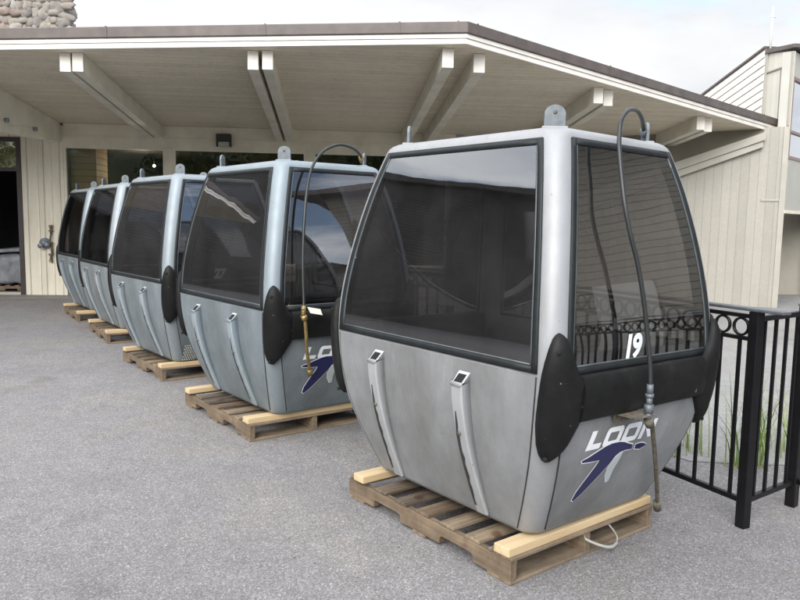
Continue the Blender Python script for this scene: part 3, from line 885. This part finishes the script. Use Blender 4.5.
for i, (x, y, a) in enumerate(PAL):
    o = p0 if i == 0 else copy_tree(p0)
    o.location = (x, y, 0); o.rotation_euler = (0, 0, a)
    tag(o, PL[i], 'pallet', 'pallets under the gondola cabins'); pals.append(o)
    # two fresh pine boards across each pallet
    ci = CAB[i]
    for k, sy in enumerate((-1, 1)):
        mb = MB(); r = random.Random(20+i*2+k)
        ln0, ln1 = .505+r.uniform(0, .012), .505+r.uniform(-.01, .02)
        if k == 1: ln0 += .02
        mb.box(-ln0, ln1, -.0445, .0445, 0, .038)
        b = mb.build('pine_board', M['pine'], None, bevel=.003)
        yy = -.555 if sy < 0 else .50
        p = Vector((x, y, 0)) + Matrix.Rotation(a, 3, 'Z') @ Vector((0, yy, .1216))
        b.location = p; b.rotation_euler = (0, 0, a + r.uniform(-.012, .012))
        who = ['cabin 19', 'the cabin with the white hose tag', 'cabin 27', 'the second farthest cabin', 'the farthest cabin'][i]
        tag(b, ('pale pine board under the near end of ' if k == 0 else 'pale pine board under the far end of ')+who, 'board', 'pine boards between cabins and pallets')
# plastic strap hanging from the first pallet
mb = MB()
pts = smooth_path([(-.02, -.60, .10), (-.03, -.625, .085), (0.05, -.66, .045), (.12, -.668, .03), (.165, -.655, .05), (.17, -.62, .085), (.165, -.60, .10)], 5)
for a, b in zip(pts[:-1], pts[1:]):
    w_ = Vector((0, .002, .006))
    mb.add([a-w_, a+w_, b+w_, b-w_], [(0, 1, 2, 3)])
so_ = mb.build('strap', M['strap'], pals[0]); sm = so_.modifiers.new('t', 'SOLIDIFY'); sm.thickness = .0025

# ------------------------------------------------------------------ fence
HT = 1.105
def post(x, y, root, h=HT, w_=.038):
    mb = MB(); mb.box(-w_, w_, -w_, w_, 0.0, h)
    o = mb.build('post', M['iron'], root, bevel=.003); return o
def fence_run(name, label, a, b, rings=True, posts=(True, True), group=None, rz_post=0.0, cap_over=0.0):
    a = Vector((*a, 0)); b = Vector((*b, 0)); d = (b-a); Ln = d.length
    root = thing(name, label, 'fence', a, math.atan2(d.y, d.x), group)
    for fl_, x in ((posts[0], 0), (posts[1], Ln)):
        if fl_: o = post(0, 0, root, w_=.026); o.location = (x, 0, 0)
    x0, x1 = .03, Ln-.03
    mb = MB(); mb.box(x0, x1, -.013, .013, .125, .152); mb.build('rail', M['iron'], root, bevel=.002)
    if rings:
        mb = MB(); mb.box(x0, x1, -.013, .013, .955, .975); mb.build('rail', M['iron'], root, bevel=.002)
        mb = MB(); mb.box(x0, x1, -.013, .013, 1.068, 1.088); mb.build('rail', M['iron'], root, bevel=.002)
        mb = MB(); mb.box(-cap_over-.04, Ln+.04, -.030, .030, 1.106, 1.122); mb.build('handrail', M['railcap'], root, bevel=.004)
        n = max(1, round((x1-x0)/.108)); stp = (x1-x0)/n
        for i in range(n):
            mb = MB(); mb.ring((x0+stp*(i+.5), 0, 1.0215), (0, 1, 0), .047, .010, .007); mb.build('ring', M['iron'], root)
        ztop = .956
    else:
        mb = MB(); mb.box(x0, x1, -.013, .013, 1.055, 1.082); mb.build('rail', M['iron'], root, bevel=.002)
        ztop = 1.056
    n = max(2, round((x1-x0)/.115)); stp = (x1-x0)/n
    for i in range(n):
        mb = MB(); x = x0+stp*(i+.5); mb.box(x-.0075, x+.0075, -.0075, .0075, .151, ztop+.001); mb.build('picket', M['iron'], root)
    return root
fence_run('iron_fence', 'black iron fence panel with a band of rings beside cabin 19', FL[1], FL[2], True, (True, True), None, cap_over=.12)
fence_run('iron_fence', 'short plain black iron fence panel without rings at the right edge', FL[1], FL[0], False, (False, True))
fence_run('iron_fence', 'black iron ring fence panel behind cabin 19, seen only through its windows', FL[2], FL[3], True, (False, True))
fence_run('iron_fence', 'black iron ring fence panel running on to the right of the short plain panel', FL[0], (5.4, 2.1), True, (False, True))

# grass tufts beyond the fence
def tuft(x, y, n, h, sp, label):
    root_mb = MB(); r = random.Random(int(x*100))
    for i in range(n):
        a = r.uniform(0, 2*pi); l = h*r.uniform(.5, 1); d = Vector((cos(a), sin(a), 0)); b = Vector((r.uniform(-sp, sp), r.uniform(-sp, sp), 0))
        lean = r.uniform(.15, .8); wv = Vector((-d.y, d.x, 0))*r.uniform(.003, .0075)
        P = [b + d*(lean*l*t*t) + Vector((0, 0, l*(t-.35*lean*t*t))) for t in lin(0, 1, 6)]
        V = []; 
        for k, p in enumerate(P):
            ww = wv*(1-k/5.2); V += [p-ww, p+ww]
        root_mb.add(V, [(2*k, 2*k+1, 2*k+3, 2*k+2) for k in range(5)])
    o = root_mb.build('grass_tuft', M['grass']); o.location = (x, y, .004)
    tag(o, label, 'grass', 'grass tufts behind the fence'); return o
tuft(2.22, 4.45, 45, .75, .13, 'taller green grass tuft behind the short plain fence panel')
tuft(1.95, 4.75, 22, .6, .13, 'sparse thin grass tuft behind the ring fence, left of the corner post')

tuft(2.60, 4.75, 50, .70, .22, 'dense green grass tuft at the right edge behind the short plain fence panel')

# ------------------------------------------------------------------ lodge
SLP = .083
sof = lambda yl: 3.242 - SLP*yl            # soffit height, local y (0 at main wall)
lodge = thing('ski_lodge', 'low cream ski lodge with wide sloping roof overhang and paired rafters', 'building', ORI, RZB)
eave = [(-10, 10.86-D0), (1.61, 8.98-D0), (8.36, 13.30-D0)]
pl = eave + [(8.36, 15), (-10, 15)]
# soffit (real thin board deck)
mb = MB(); mb.prism(pl, lambda p: sof(p[1]), lambda p: sof(p[1])+.03); mb.build('soffit', M['soffit'], lodge)
def offs(poly, d):
    out = []; n = len(poly)
    for i in range(n):
        a = Vector(poly[i-1]); b = Vector(poly[i]); c = Vector(poly[(i+1) % n])
        e1 = (b-a).normalized(); e2 = (c-b).normalized()
        m1 = Vector((e1.y, -e1.x)); m2 = Vector((e2.y, -e2.x)); k = 1+m1.dot(m2)
        out.append(tuple(b+(m1+m2)/k*d))
    return out
o1 = offs(pl, .03); o2 = offs(pl, .07)
mb = MB()
mb.prism(o2, lambda p: sof(p[1])+.105, lambda p: sof(p[1])+.24)
roof = mb.build('roof', None, lodge, mats=[M['roofedge'], M['roofing']], bevel=.01)
for p in roof.data.polygons:
    if p.normal.z > .8: p.material_index = 1
fc = MB()
n = len(pl)
for i in (0, 1, 4-2):
    pass
def fascia_strip(mb, A, B, Ao, Bo, z0, z1):
    V = [(A[0], A[1], sof(A[1])+z0), (B[0], B[1], sof(B[1])+z0), (Bo[0], Bo[1], sof(Bo[1])+z0), (Ao[0], Ao[1], sof(Ao[1])+z0),
         (A[0], A[1], sof(A[1])+z1), (B[0], B[1], sof(B[1])+z1), (Bo[0], Bo[1], sof(Bo[1])+z1), (Ao[0], Ao[1], sof(Ao[1])+z1)]
    mb.hexa(V)
o15 = offs(pl, .045)
for i in (0, 1, 2):
    fb = MB(); fascia_strip(fb, pl[i], pl[i+1], o1[i], o1[i+1], -.012, .05)
    fb2 = fb; fascia_strip(fb2, pl[i], pl[i+1], o15[i], o15[i+1], .053, .103)
    fb.build('fascia', M['fascia'], lodge, bevel=.003)
# metal joint clips on the roof edge
for i, ts in ((0, (.40, .62, .79, .93, .99)), (1, (.02, .35, .68, .93))):
    for t in ts:
        a = Vector(o2[i]).lerp(Vector(o2[i+1]), t); e = (Vector(o2[i+1])-Vector(o2[i])).normalized(); m1 = Vector((e.y, -e.x))
        z = sof(a.y)
        p = [a-e*.012, a+e*.012, a+e*.012+m1*.006, a-e*.012+m1*.006]
        mb = MB(); mb.prism([tuple(v) for v in p], z+.11, z+.245); mb.build('edge_joint', M['roofedge'], roof)
# rafters in pairs
def rafter(x0, x1, y0, y1, dep, root, cut=.0):
    mb = MB()
    g = lambda y, d: sof(y)-d
    mb.hexa([(x0, y0, g(y0, dep)), (x1, y0, g(y0, dep)), (x1, y1, g(y1, dep)), (x0, y1, g(y1, dep)),
             (x0, y0, g(y0, .0015)), (x1, y0, g(y0, .0015)), (x1, y1, g(y1, .0015)), (x0, y1, g(y1, .0015))])
    return mb.build('rafter', M['rafter'], root, bevel=.005)
def eave_y(x):
    for a, b in zip(eave[:-1], eave[1:]):
        if a[0] <= x <= b[0]: return a[1]+(b[1]-a[1])*(x-a[0])/(b[0]-a[0])
for x0, x1 in ((-5.86, -5.74), (-5.69, -5.57), (-3.50, -3.37), (-3.335, -3.205), (-1.07, -.94), (-.885, -.755), (1.36, 1.50), (1.79, 1.93), (3.86, 4.0), (4.06, 4.20), (6.28, 6.42), (6.48, 6.62)):
    if x0 < -5: continue
    ey = max(eave_y(x0), eave_y(x1)) + .16
    yend = 0 if x1 < 2.5 else 6
    rafter(x0, x1, ey, yend, .235, lodge)
    mb = MB(); mb.box(x0-.002, x1+.002, ey-.012, ey-.001, sof(ey)-.237, sof(ey)-.004); mb.build('end_cap', M['fascia'], lodge, bevel=.002)
# header beam coming forward over the door
mb = MB(); xa, xb = -5.22, -5.07
V = []
for x in (xa, xb):
    V += [(x, -3.2, 2.76), (x, .0-.005, 2.89), (x, -.005, sof(-.005)-.0015), (x, -3.2, sof(-3.2)-.0015)]
mb.hexa([V[0], V[4], V[5], V[1], V[3], V[7], V[6], V[2]])
hb_ = mb.build('header_beam', M['header'], lodge, bevel=.004)
mb = MB()
mb.tube(smooth_path([(xb+.004, -3.0, 3.05), (xb+.02, -2.2, 2.93), (xb+.02, -1.5, 2.98), (xb+.02, -.9, 2.90), (xb+.006, -.35, 2.885)], 5), .004, 6); mb.build('cable', M['rafter'], hb_)
for yq in (-2.35, -1.25):
    mb = MB(); mb.tube([(xb, yq, 2.98), (xb+.06, yq, 2.98)], .035, 10); mb.build('cable_bracket', M['pewter'], hb_)
# main wall around openings
T = .16
def wallbox(x0, x1, z0, z1, mat='boardx', y0=0, y1=T, name='wall', bevel=.003):
    mb = MB(); mb.box(x0, x1, y0, y1, z0, z1); return mb.build(name, M[mat], lodge, bevel=bevel)
wallbox(-5.80, -5.09, 0, 3.30)
wallbox(-9.6, -5.80, 2.96, 3.30); wallbox(-9.6, -8.4, 0, 2.96)
wallbox(-5.09, 2.4, 2.83, 3.20, 'trim')
wallbox(-5.09, 2.4, 0, .60, 'lapsiding')
wallbox(2.3, 2.5, .6, 2.83)
mb = MB(); mb.box(-5.02, 2.42, -.035, 0, 2.985, 3.00+.02); mb.box(-5.02, 2.42, -.022, 0, 3.02, sof(-.02)-.003); mb.build('top_trim', M['trim'], lodge, bevel=.003)
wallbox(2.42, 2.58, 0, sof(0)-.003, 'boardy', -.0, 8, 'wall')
# corner pilaster beside window
wallbox(-5.53, -5.50, 0, 2.9, 'trim', -.012, -.0005, 'batten', .002); wallbox(-5.28, -5.255, 0, 2.88, 'trim', -.012, -.0005, 'batten', .002); wallbox(-5.09, -5.03, 0, 2.83, 'trim', -.02, .1, 'batten', .002)
wins = [(-5.03, -3.16), (-3.02, -.50), (-.36, 2.29)]
for i, (a, b) in enumerate(wins):
    mb = MB(); z0, z1, g = .60, 2.83, .045
    mb.box(a, a+g, -.012, .09, z0, z1); mb.box(b-g, b, -.012, .09, z0, z1); mb.box(a+g, b-g, -.012, .09, z0, z0+g); mb.box(a+g, b-g, -.012, .09, z1-g, z1)
    wf = mb.build('window', M['trim'], lodge, bevel=.003)
    mb = MB(); mb.box(a+g, b-g, .04, .046, z0+g, z1-g); mb.build('pane', M['lodgeglass'], wf)
for a, b in ((-3.16, -3.02), (-.50, -.36)):
    wallbox(a, b, .6, 2.83, 'trim', -.02, .12, 'mullion')
# dim rooms behind the glass
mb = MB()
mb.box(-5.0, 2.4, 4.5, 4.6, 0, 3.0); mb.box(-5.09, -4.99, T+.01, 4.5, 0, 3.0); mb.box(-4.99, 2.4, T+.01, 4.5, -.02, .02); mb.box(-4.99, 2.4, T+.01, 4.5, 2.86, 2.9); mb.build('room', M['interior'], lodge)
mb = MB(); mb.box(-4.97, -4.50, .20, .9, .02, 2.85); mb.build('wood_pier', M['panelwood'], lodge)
mb = MB(); mb.box(-2.3, -1.5, 1.6, 2.2, .02, 2.0); mb.box(-.9, .9, 2.4, 2.6, .9, 2.2); mb.build('counter', M['greywall'], lodge)
bl_ = thing('ceiling_bulb', 'tiny lit bulb hanging in the dark room behind the first lodge window', 'lamp', WP(-3.75, D0+1.6, 2.60), RZB)
mb = MB(); mb.tube([(0, 0, .02), (0, 0, .25)], .006, 6); mb.build('cord', M['blackbox'], bl_)
bm = bmesh.new(); bmesh.ops.create_icosphere(bm, subdivisions=2, radius=.028); me = bpy.data.meshes.new('bulb'); bm.to_mesh(me); bm.free()
em, ent, eb, eo = new_mat('lit_bulb'); eb.inputs['Emission Color'].default_value = (1, .9, .7, 1); eb.inputs['Emission Strength'].default_value = 9; me.materials.append(em)
o_b = bpy.data.objects.new('bulb', me); COL.objects.link(o_b); o_b.parent = bl_
pl_ = bpy.data.lights.new('bulb_light', 'POINT'); pl_.energy = 9; pl_.color = (1, .86, .62); pl_.shadow_soft_size = .03
po = bpy.data.objects.new('bulb_light', pl_); COL.objects.link(po); po.location = WP(-3.9, D0+1.2, 2.45)
# left doorway
mb = MB()
mb.box(-5.885, -5.80, -.02, T+.02, 0, 2.96); mb.box(-8.4, -5.885, -.02, T+.02, 2.88, 2.96); mb.box(-8.4, -8.32, -.02, T+.02, 0, 2.88); mb.box(-8.32, -5.885, .02, .09, 2.33, 2.40)
df = mb.build('door_frame', M['darkframe'], lodge, bevel=.004)
mb = MB(); mb.box(-8.32, -5.885, .05, .056, 2.40, 2.88); mb.build('transom_pane', glass_mat('transom_glass', (.3, .3, .3), .35, False), df)
mb = MB(); mb.box(-8.5, -5.1-.01, 4.6, 4.7, 0, 3); mb.box(-8.5, -8.4, T+.03, 4.6, 0, 3); mb.box(-8.4, -5.11, T+.03, 4.6, -.02, .015); mb.box(-8.4, -5.11, T+.03, 4.6, 2.97, 3.0)
mb.box(-5.75, -5.60, T+.03, 4.6, 0.016, 2.96); mb.build('storage_room', M['interior'], lodge)
mb = MB(); mb.box(-8.32, -5.885, -.03, T, .001, .05); mb.build('door_sill', M['greywall'], lodge, bevel=.006)
# sacks on a pallet in the doorway
pq = copy_tree(p0); pq.location = WP(-6.55, D0+.95, .016); pq.rotation_euler = (0, 0, RZB+.05+pi/2)
tag(pq, 'shadowed pallet inside the dark doorway at far left, holding wrapped sacks', 'pallet')
for ch in list(pq.children):
    if ch.name.startswith('strap'): bpy.data.objects.remove(ch)
bm = bmesh.new(); bmesh.ops.create_cube(bm, size=1); bmesh.ops.subdivide_edges(bm, edges=bm.edges[:], cuts=7, use_grid_fill=True)
from mathutils import noise as mnoise
for v in bm.verts:
    p = Vector(v.co); q = Vector((p.x*1.05, p.y*.85, (p.z+.5)*.56)); nz = mnoise.noise_vector(q*4.5)
    v.co = q + Vector((nz.x, nz.y, nz.z))*.05 + Vector((0, 0, .02*sin(p.x*9)))
me = bpy.data.meshes.new('wrapped_sacks'); bm.to_mesh(me); bm.free(); me.materials.append(M['bundle'])
for p in me.polygons: p.use_smooth = True
ob = bpy.data.objects.new('wrapped_sacks', me); COL.objects.link(ob); ob.location = WP(-6.5, D0+.95, .165); ob.rotation_euler = (0, 0, RZB)
tag(ob, 'grey wrapped stack of sacks in the dark doorway at far left', 'sacks')
mb = MB(); mb.hexa([(-.5, -.35, 0), (.5, -.35, .06), (.5, .3, .06), (-.5, .3, 0), (-.5, -.35, .05), (.5, -.35, .14), (.45, .25, .16), (-.5, .3, .05)])
ob = mb.build('folded_tarp', M['bundle'], None, bevel=.02); ob.location = WP(-6.6, D0+.95, .735); ob.rotation_euler = (0, 0, RZB)
tag(ob, 'grey folded tarp lying on the wrapped sacks', 'tarp')

# chimney of field stones
ch = thing('stone_chimney', 'massive field stone chimney rising behind the roof at upper left', 'chimney', WP(-8.35, 17.6, 0), RZB)
mb = MB(); mb.box(-2.5, 2.5, -.6, -.05, 2.5, 8.5); core = mb.build('core', M['mortar'], ch)
mb = MB(); r = random.Random(11)
def stone(c, sx, sz, ax):
    # lumpy pebble: flattened icosphere
    bm = bmesh.new(); bmesh.ops.create_icosphere(bm, subdivisions=2, radius=1)
    sd_ = Vector((r.uniform(-50, 50), r.uniform(-50, 50), 0)); rot = r.uniform(-.5, .5)
    V = []
    for v in bm.verts:
        k = 1 + .55*mnoise.noise(v.co*1.6+sd_)
        p = Vector((math.copysign(abs(v.co.x)**.75, v.co.x), v.co.y, math.copysign(abs(v.co.z)**.75, v.co.z)))*k
        x, z = p.x*sx, p.z*sz; x, z = x*cos(rot)-z*sin(rot), x*sin(rot)+z*cos(rot); y = p.y*.045
        V.append((c[0]+x, c[1]+y, c[2]+z) if ax == 'y' else (c[0]+y, c[1]+x, c[2]+z))
    mb.add(V, [tuple(q_.index for q_ in f_.verts) for f_ in bm.faces], True); bm.free()
z = 4.9
while z < 8.3:
    x = -1.0 + r.uniform(0, .2)
    while x < 2.5:
        a = r.uniform(.07, .21); stone((x+a*.8, -.60, z+r.uniform(-.05, .05)), a, r.uniform(.07, .14), 'y'); x += a*1.5
    y = -.5
    while y < -.25:
        a = r.uniform(.13, .24); stone((2.5, y+a, z+r.uniform(-.06, .06)), a, r.uniform(.09, .15), 'x'); y += a*1.75
    z += .165
mb.build('stones', M['stone'], ch)

# things fixed to the lodge wall
wl = thing('wall_lamp', 'small black wall lamp above the lodge windows', 'lamp', WP(-2.05, D0-.035, 2.99), RZB)
mb = MB(); mb.box(-.14, .14, -.12, 0, -.02, .12); mb.box(-.14, -.11, -.12, 0, -.12, -.02); mb.box(.11, .14, -.12, 0, -.12, -.02); mb.build('housing', M['blackbox'], wl, bevel=.012)
mb = MB(); mb.box(-.108, .108, -.11, -.01, -.115, -.022); mb.build('lens', M['lens'], wl, bevel=.02)
pf = thing('pipe_fitting', 'round pewter valve with short rusty pipes on the cream lodge wall', 'pipe fitting', WP(-5.38, D0-.002, .98), RZB)
mb = MB(); mb.tube([(-.03, 0, .02), (-.03, -.06, .02)], .095, 14); mb.tube([(-.03, -.06, .02), (-.03, -.10, .02)], .05, 12); mb.tube([(-.07, -.05, -.02), (-.10, -.12, -.04)], .045, 12); mb.tube([(.02, -.05, .0), (.04, -.12, -.03)], .045, 12); mb.build('valve', M['pewter'], pf)
mb = MB()
for a, b, rr in (((.09, -.04, .32), (.09, -.04, .20), .022), ((.09, -.04, .20), (.07, -.06, .05), .016), ((.05, -.05, .02), (.12, -.06, .02), .020), ((.09, -.04, -.02), (.10, -.05, -.18), .020), ((.04, -.04, -.2), (.12, -.05, -.2), .018), ((.08, -.04, -.2), (.07, -.05, -.33), .022), ((.05, -.04, .25), (.13, -.04, .25), .015)):
    mb.tube([a, b], rr, 8)
mb.build('pipes', M['rust'], pf)
mb = MB(); mb.tube([(.09, -.04, .36), (.09, -.04, .31)], .035, 8); mb.tube([(.075, -.045, -.30), (.07, -.05, -.34)], .03, 8); mb.build('pipe_cap', M['brass'], pf)

# ------------------------------------------------------------------ right-hand building
K = WP(8.42, 12.9)
rb = thing('annex_building', 'tall cream building with vertical boards and clapboard parapet behind the fence', 'building', K, RZB)
# side wall runs back along local y, facing -x ; front face turns 48.5 deg right
mb = MB()
ol = [(0, 0), (0, 4.74), (.75, 4.93), (.75, 4.80), (10, 2.9), (10, 0)]
mb = MB(); m = 4
side = [(0, -.01), (14, -.01), (14, 1.9), (10.0, 2.75), (.86, 4.72), (.86, 4.88), (0, 4.74)]
V = [(x, y, z) for x in (0, .022) for y, z in side]; m = len(side)
mb.add(V, [tuple(range(m)), tuple(range(m, 2*m))] + [(i, (i+1) % m, m+(i+1) % m, m+i) for i in range(m)])
mb.build('side_wall', M['creamside'], rb)
# board wall turning left from the corner, its sloping top carries a beam
SWA = math.atan2(.389, -.921)
def sbox(mb, t0, t1, o0, o1, zb, zt):      # local frame of the wall: x along it, y outwards ; zb/zt functions of t
    g = lambda z, t: z(t) if callable(z) else z
    mb.hexa([(t0, o0, g(zb, t0)), (t1, o0, g(zb, t1)), (t1, o1, g(zb, t1)), (t0, o1, g(zb, t0)), (t0, o0, g(zt, t0)), (t1, o0, g(zt, t1)), (t1, o1, g(zt, t1)), (t0, o1, g(zt, t0))])
bt_ = lambda t: 3.273-.352*(t-.416); bb_ = lambda t: 3.016-.379*(t-.4)
sw_ = MB(); sbox(sw_, .0, .416, -.15, .012, 0, 3.38); sbox(sw_, .416, 4.3, -.15, .012, 0, bt_)
gi_ = MB(); sbox(gi_, .12, 4.3, -.14, 0, lambda t: bt_(t)+.003, lambda t: 3.242-.083*((12.9-D0)+.389*t)-.004); gb = gi_.build('added_gap_cover', M['gapcover'], rb); gb.rotation_euler = (0, 0, SWA)  # added panel covering the dark gap between beam and soffit
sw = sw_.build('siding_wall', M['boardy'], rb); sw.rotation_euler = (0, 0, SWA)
bm_ = MB(); sbox(bm_, .40, 4.3, .013, .16, lambda t: (bt_(t)*.45+bb_(t)*.55), bt_); sbox(bm_, .43, 4.3, .013, .12, bb_, lambda t: (bt_(t)*.45+bb_(t)*.55)-.002)
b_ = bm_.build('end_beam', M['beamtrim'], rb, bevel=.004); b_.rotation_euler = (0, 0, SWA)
bm_ = MB(); sbox(bm_, .02, .40, .013, .03, 2.01, 2.05); sbox(bm_, .0, .085, .013, .035, 0, 3.38); b_ = bm_.build('ledge', M['beamtrim'], rb, bevel=.003); b_.rotation_euler = (0, 0, SWA)
# clapboard upper part: real lapped boards following the slope
mb = MB(); ys = (.88, 9.0)
for i in range(14):
    dz = .155*i
    a0, a1 = ys
    tz = lambda y: 4.98 - .215*(y-.86)*1.0 - dz
    b0, b1 = tz(a0), tz(a1)
    if b0 < 3.2: break
    V = [(-.012, a0, b0), (-.012, a1, b1), (-.004, a1, b1-.012), (-.004, a0, b0-.012)]
    mb.hexa([(-.045, a0, b0-.15), (-.002, a0, b0-.15), (-.002, a1, b1-.15), (-.045, a1, b1-.15),
             (-.022, a0, b0), (-.002, a0, b0), (-.002, a1, b1), (-.022, a1, b1)])
mb.build('clapboards', M['fascia'], rb)
mb = MB()
mb.hexa([(-.06, .88, 4.985), (.25, .88, 4.985), (.25, 9, 3.24), (-.06, 9, 3.24), (-.06, .88, 5.03), (.25, .88, 5.03), (.25, 9, 3.285), (-.06, 9, 3.285)])
mb.prism([(-.05, -.06), (.08, -.06), (3.2, 2.70), (3.2, 4.2), (-.05, .86)], lambda p: 4.79+.10*min(1, max(0, p[1])), lambda p: 4.86+.12*min(1, max(0, p[1])))
mb.build('roof_cap', M['roofedge'], rb, bevel=.006)
mb = MB(); mb.box(-.028, -.001, 0, .86, 4.50, 4.53); mb.box(-.03, -.001, .80, .86, 3.45, 4.88); mb.box(-.03, -.001, -.0, .07, 3.4, 4.74)
mb.box(-.016, -.001, .36, .375, 3.4, 4.5); mb.build('corner_trim', M['beamtrim'], rb, bevel=.003)
# front face: local direction d (48.5 deg from y toward x)
al = math.atan2(.749, .663)
ang = pi/2 - al     # direction of the face in local frame
def FP(t, o, z): return (cos(ang)*t + sin(ang)*o*1.0, sin(ang)*t - cos(ang)*o, z)   # o = outward (toward +x,-y side)
def fbox(mb, t0, t1, o0, o1, z0, z1):
    mb.hexa([FP(t0, o0, z0), FP(t1, o0, z0), FP(t1, o1, z0), FP(t0, o1, z0), FP(t0, o0, z1), FP(t1, o0, z1), FP(t1, o1, z1), FP(t0, o1, z1)])
mb = MB()
fbox(mb, .04, 6, -.2, 0, 1.80, 2.80); fbox(mb, .01, .04, -.2, 0, 0, 4.74); fbox(mb, .04, 6, -.2, 0, 4.30, 4.74); fbox(mb, 2.2, 6, -.2, 0, 2.80, 4.30); fbox(mb, 3.0, 6, -.2, 0, 0, 1.80)
fw_ = mb.build('front_wall', M['cream'], rb)
mb = MB(); fbox(mb, .04, 6, .001, .018, 1.79, 1.85); mb.build('trim', M['trim'], rb, bevel=.003)
mb = MB(); fbox(mb, .04, 2.2, -.05, .012, 2.80, 2.86); fbox(mb, .04, 2.2, -.05, .012, 4.24, 4.30); fbox(mb, .04, .10, -.05, .012, 2.86, 4.24); fbox(mb, 2.15, 2.2, -.05, .012, 2.86, 4.24); fbox(mb, .10, 2.15, -.05, .01, 3.28, 3.33)
wn_ = mb.build('window', M['brownwin'], rb, bevel=.003)
mb = MB(); fbox(mb, .10, 2.15, -.03, -.024, 2.86, 4.24); mb.build('pane', glass_mat('mirror_like_window', (.30, .32, .30), .40, False), wn_)
mb = MB(); mb.box(.21, 5, 2.6, 2.7, 0, 1.8); mb.prism([(.21, .35), (4.4, 4.05), (4.4, 4.4), (.21, 4.4)], 1.805, 1.84); mb.box(.22, 5, 4.3, 4.4, 1.9, 4.6); mb.build('porch_recess', M['greywall'], rb)
mb = MB(); mb.tube([(.02, .80, 4.9), (.02, .80, 5.75)], .018, 6); mb.tube([(-.05, .80, 5.55), (.09, .80, 5.55)], .010, 6); mb.build('antenna', M['fascia'], rb)
pb_ = MB(); pb_.box(.62, 1.02, 2.45, 2.598, 1.17, 1.44)
ob = pb_.build('utility_box', M['greybox'], None, bevel=.01); ob.location = K; ob.rotation_euler = (0, 0, RZB)
tag(ob, 'small pale grey metal box on the recessed wall of the right building', 'utility box')

# ------------------------------------------------------------------ surroundings outside the frame (seen in the glass)
lb = thing('neighbouring_building', 'long brown lap sided building left of the camera, mirrored in the cabin windows', 'building', (-17, -2, 0), 0)
mb = MB(); mb.box(-6, 0, -6, 26, 0, 9.0); mb.build('wall', M['darksiding'], lb)
mb = MB(); mb.box(-6.4, .6, -6.6, 26.6, 9.0, 9.4); mb.build('roof', M['roofedge'], lb)
cb_ = thing('clapboard_building', 'cream lap sided building right of the camera, mirrored in the end windows', 'building', (10.5, -6, 0), 0)
mb = MB(); mb.box(0, 6, 8, 17, 0, 7.2); mb.box(.6, 6, -10, 7.99, 0, 3.0); mb.build('wall', M['lapsiding'], cb_)
mb = MB(); mb.box(-.9, 6, 7.4, 17.5, 7.2, 7.6); mb.box(.0, 6, -10.5, 7.39, 3.0, 3.3); mb.build('roof', M['roofedge'], cb_)
for y in (9.2, 12.4, 15.0):
    mb = MB(); mb.box(-.03, -.001, y, y+1.0, 0, 2.2); mb.build('door', M['cream'], cb_)

def tree(x, y, h, r_, mat, label, seed):
    rr = random.Random(seed)
    root = thing('broadleaf_tree', label, 'tree', (x, y, 0), 0, 'trees outside the frame')
    mb = MB(); mb.tube([(0, 0, 0), (.1, .05, h*.4), (0, .1, h*.75)], .2, 8, rf=lambda t: .22*(1-t*.7))
    for i in range(9):
        a = rr.uniform(0, 2*pi); z0_ = h*rr.uniform(.3, .6); e = Vector((cos(a)*r_*.7, sin(a)*r_*.7, z0_+h*.2))
        mb.tube([(0.05, .05, z0_), e*.5+Vector((0, 0, z0_*.5+.1)), e], .08, 6, rf=lambda t: .09*(1-t*.8))
    mb.build('trunk', M['bark'], root)
    mb = MB()
    cl = [(Vector((rr.gauss(0, .45)*r_, rr.gauss(0, .45)*r_, h*rr.uniform(.4, .97))), r_*rr.uniform(.22, .42)) for _ in range(26)]
    for c, cr in cl:
        for _ in range(150):
            d = Vector((rr.gauss(0, 1), rr.gauss(0, 1), rr.gauss(0, .8))); d = d.normalized()*cr*rr.uniform(.5, 1.05); p = c+d
            a = Vector((rr.gauss(0, 1), rr.gauss(0, 1), rr.gauss(0, 1))).normalized(); b = a.orthogonal().normalized(); s_ = rr.uniform(.12, .26)
            mb.add([p-a*s_, p+b*s_*.6, p+a*s_, p-b*s_*.6], [(0, 1, 2, 3)])
    mb.build('crown', M[mat], root); return root
mb = MB(); NX, NY = 60, 16; V = []
for j in range(NY):
    for i in range(NX):
        x = -180+360*i/(NX-1); y = -52-j*7
        V.append((x, y, max(0, min(j, 9)*1.7 + 2.6*mnoise.noise(Vector((x*.03, y*.05, 0)))*min(j, 4)*.6) + (2.2*mnoise.noise(Vector((x*.3, y*.3, 3))) if j else 0)))
mb.add(V, [(j*NX+i, (j+1)*NX+i, (j+1)*NX+i+1, j*NX+i+1) for j in range(NY-1) for i in range(NX-1)], True)
tag(mb.build('wooded_hillside', simple('autumn_forest', (.07, .085, .03), .95, 0, .6, .35, .9, .8)), kind='structure')
tree(-23, -30, 13, 6, 'leafy', 'yellow green tree far behind the camera, leftmost of the row', 1)
tree(-8, -35, 12, 5.2, 'leafg', 'large dark green tree far behind the camera, second from the left', 2)
tree(0, -33, 10, 5, 'leafy', 'yellow green tree in the middle of the row far behind the camera', 3)
tree(8, -36, 12, 5.2, 'leafg', 'large dark green tree far behind the camera, second from the right', 4)
tree(17, -32, 10, 5, 'leafg', 'green tree far behind the camera, rightmost of the row', 5)
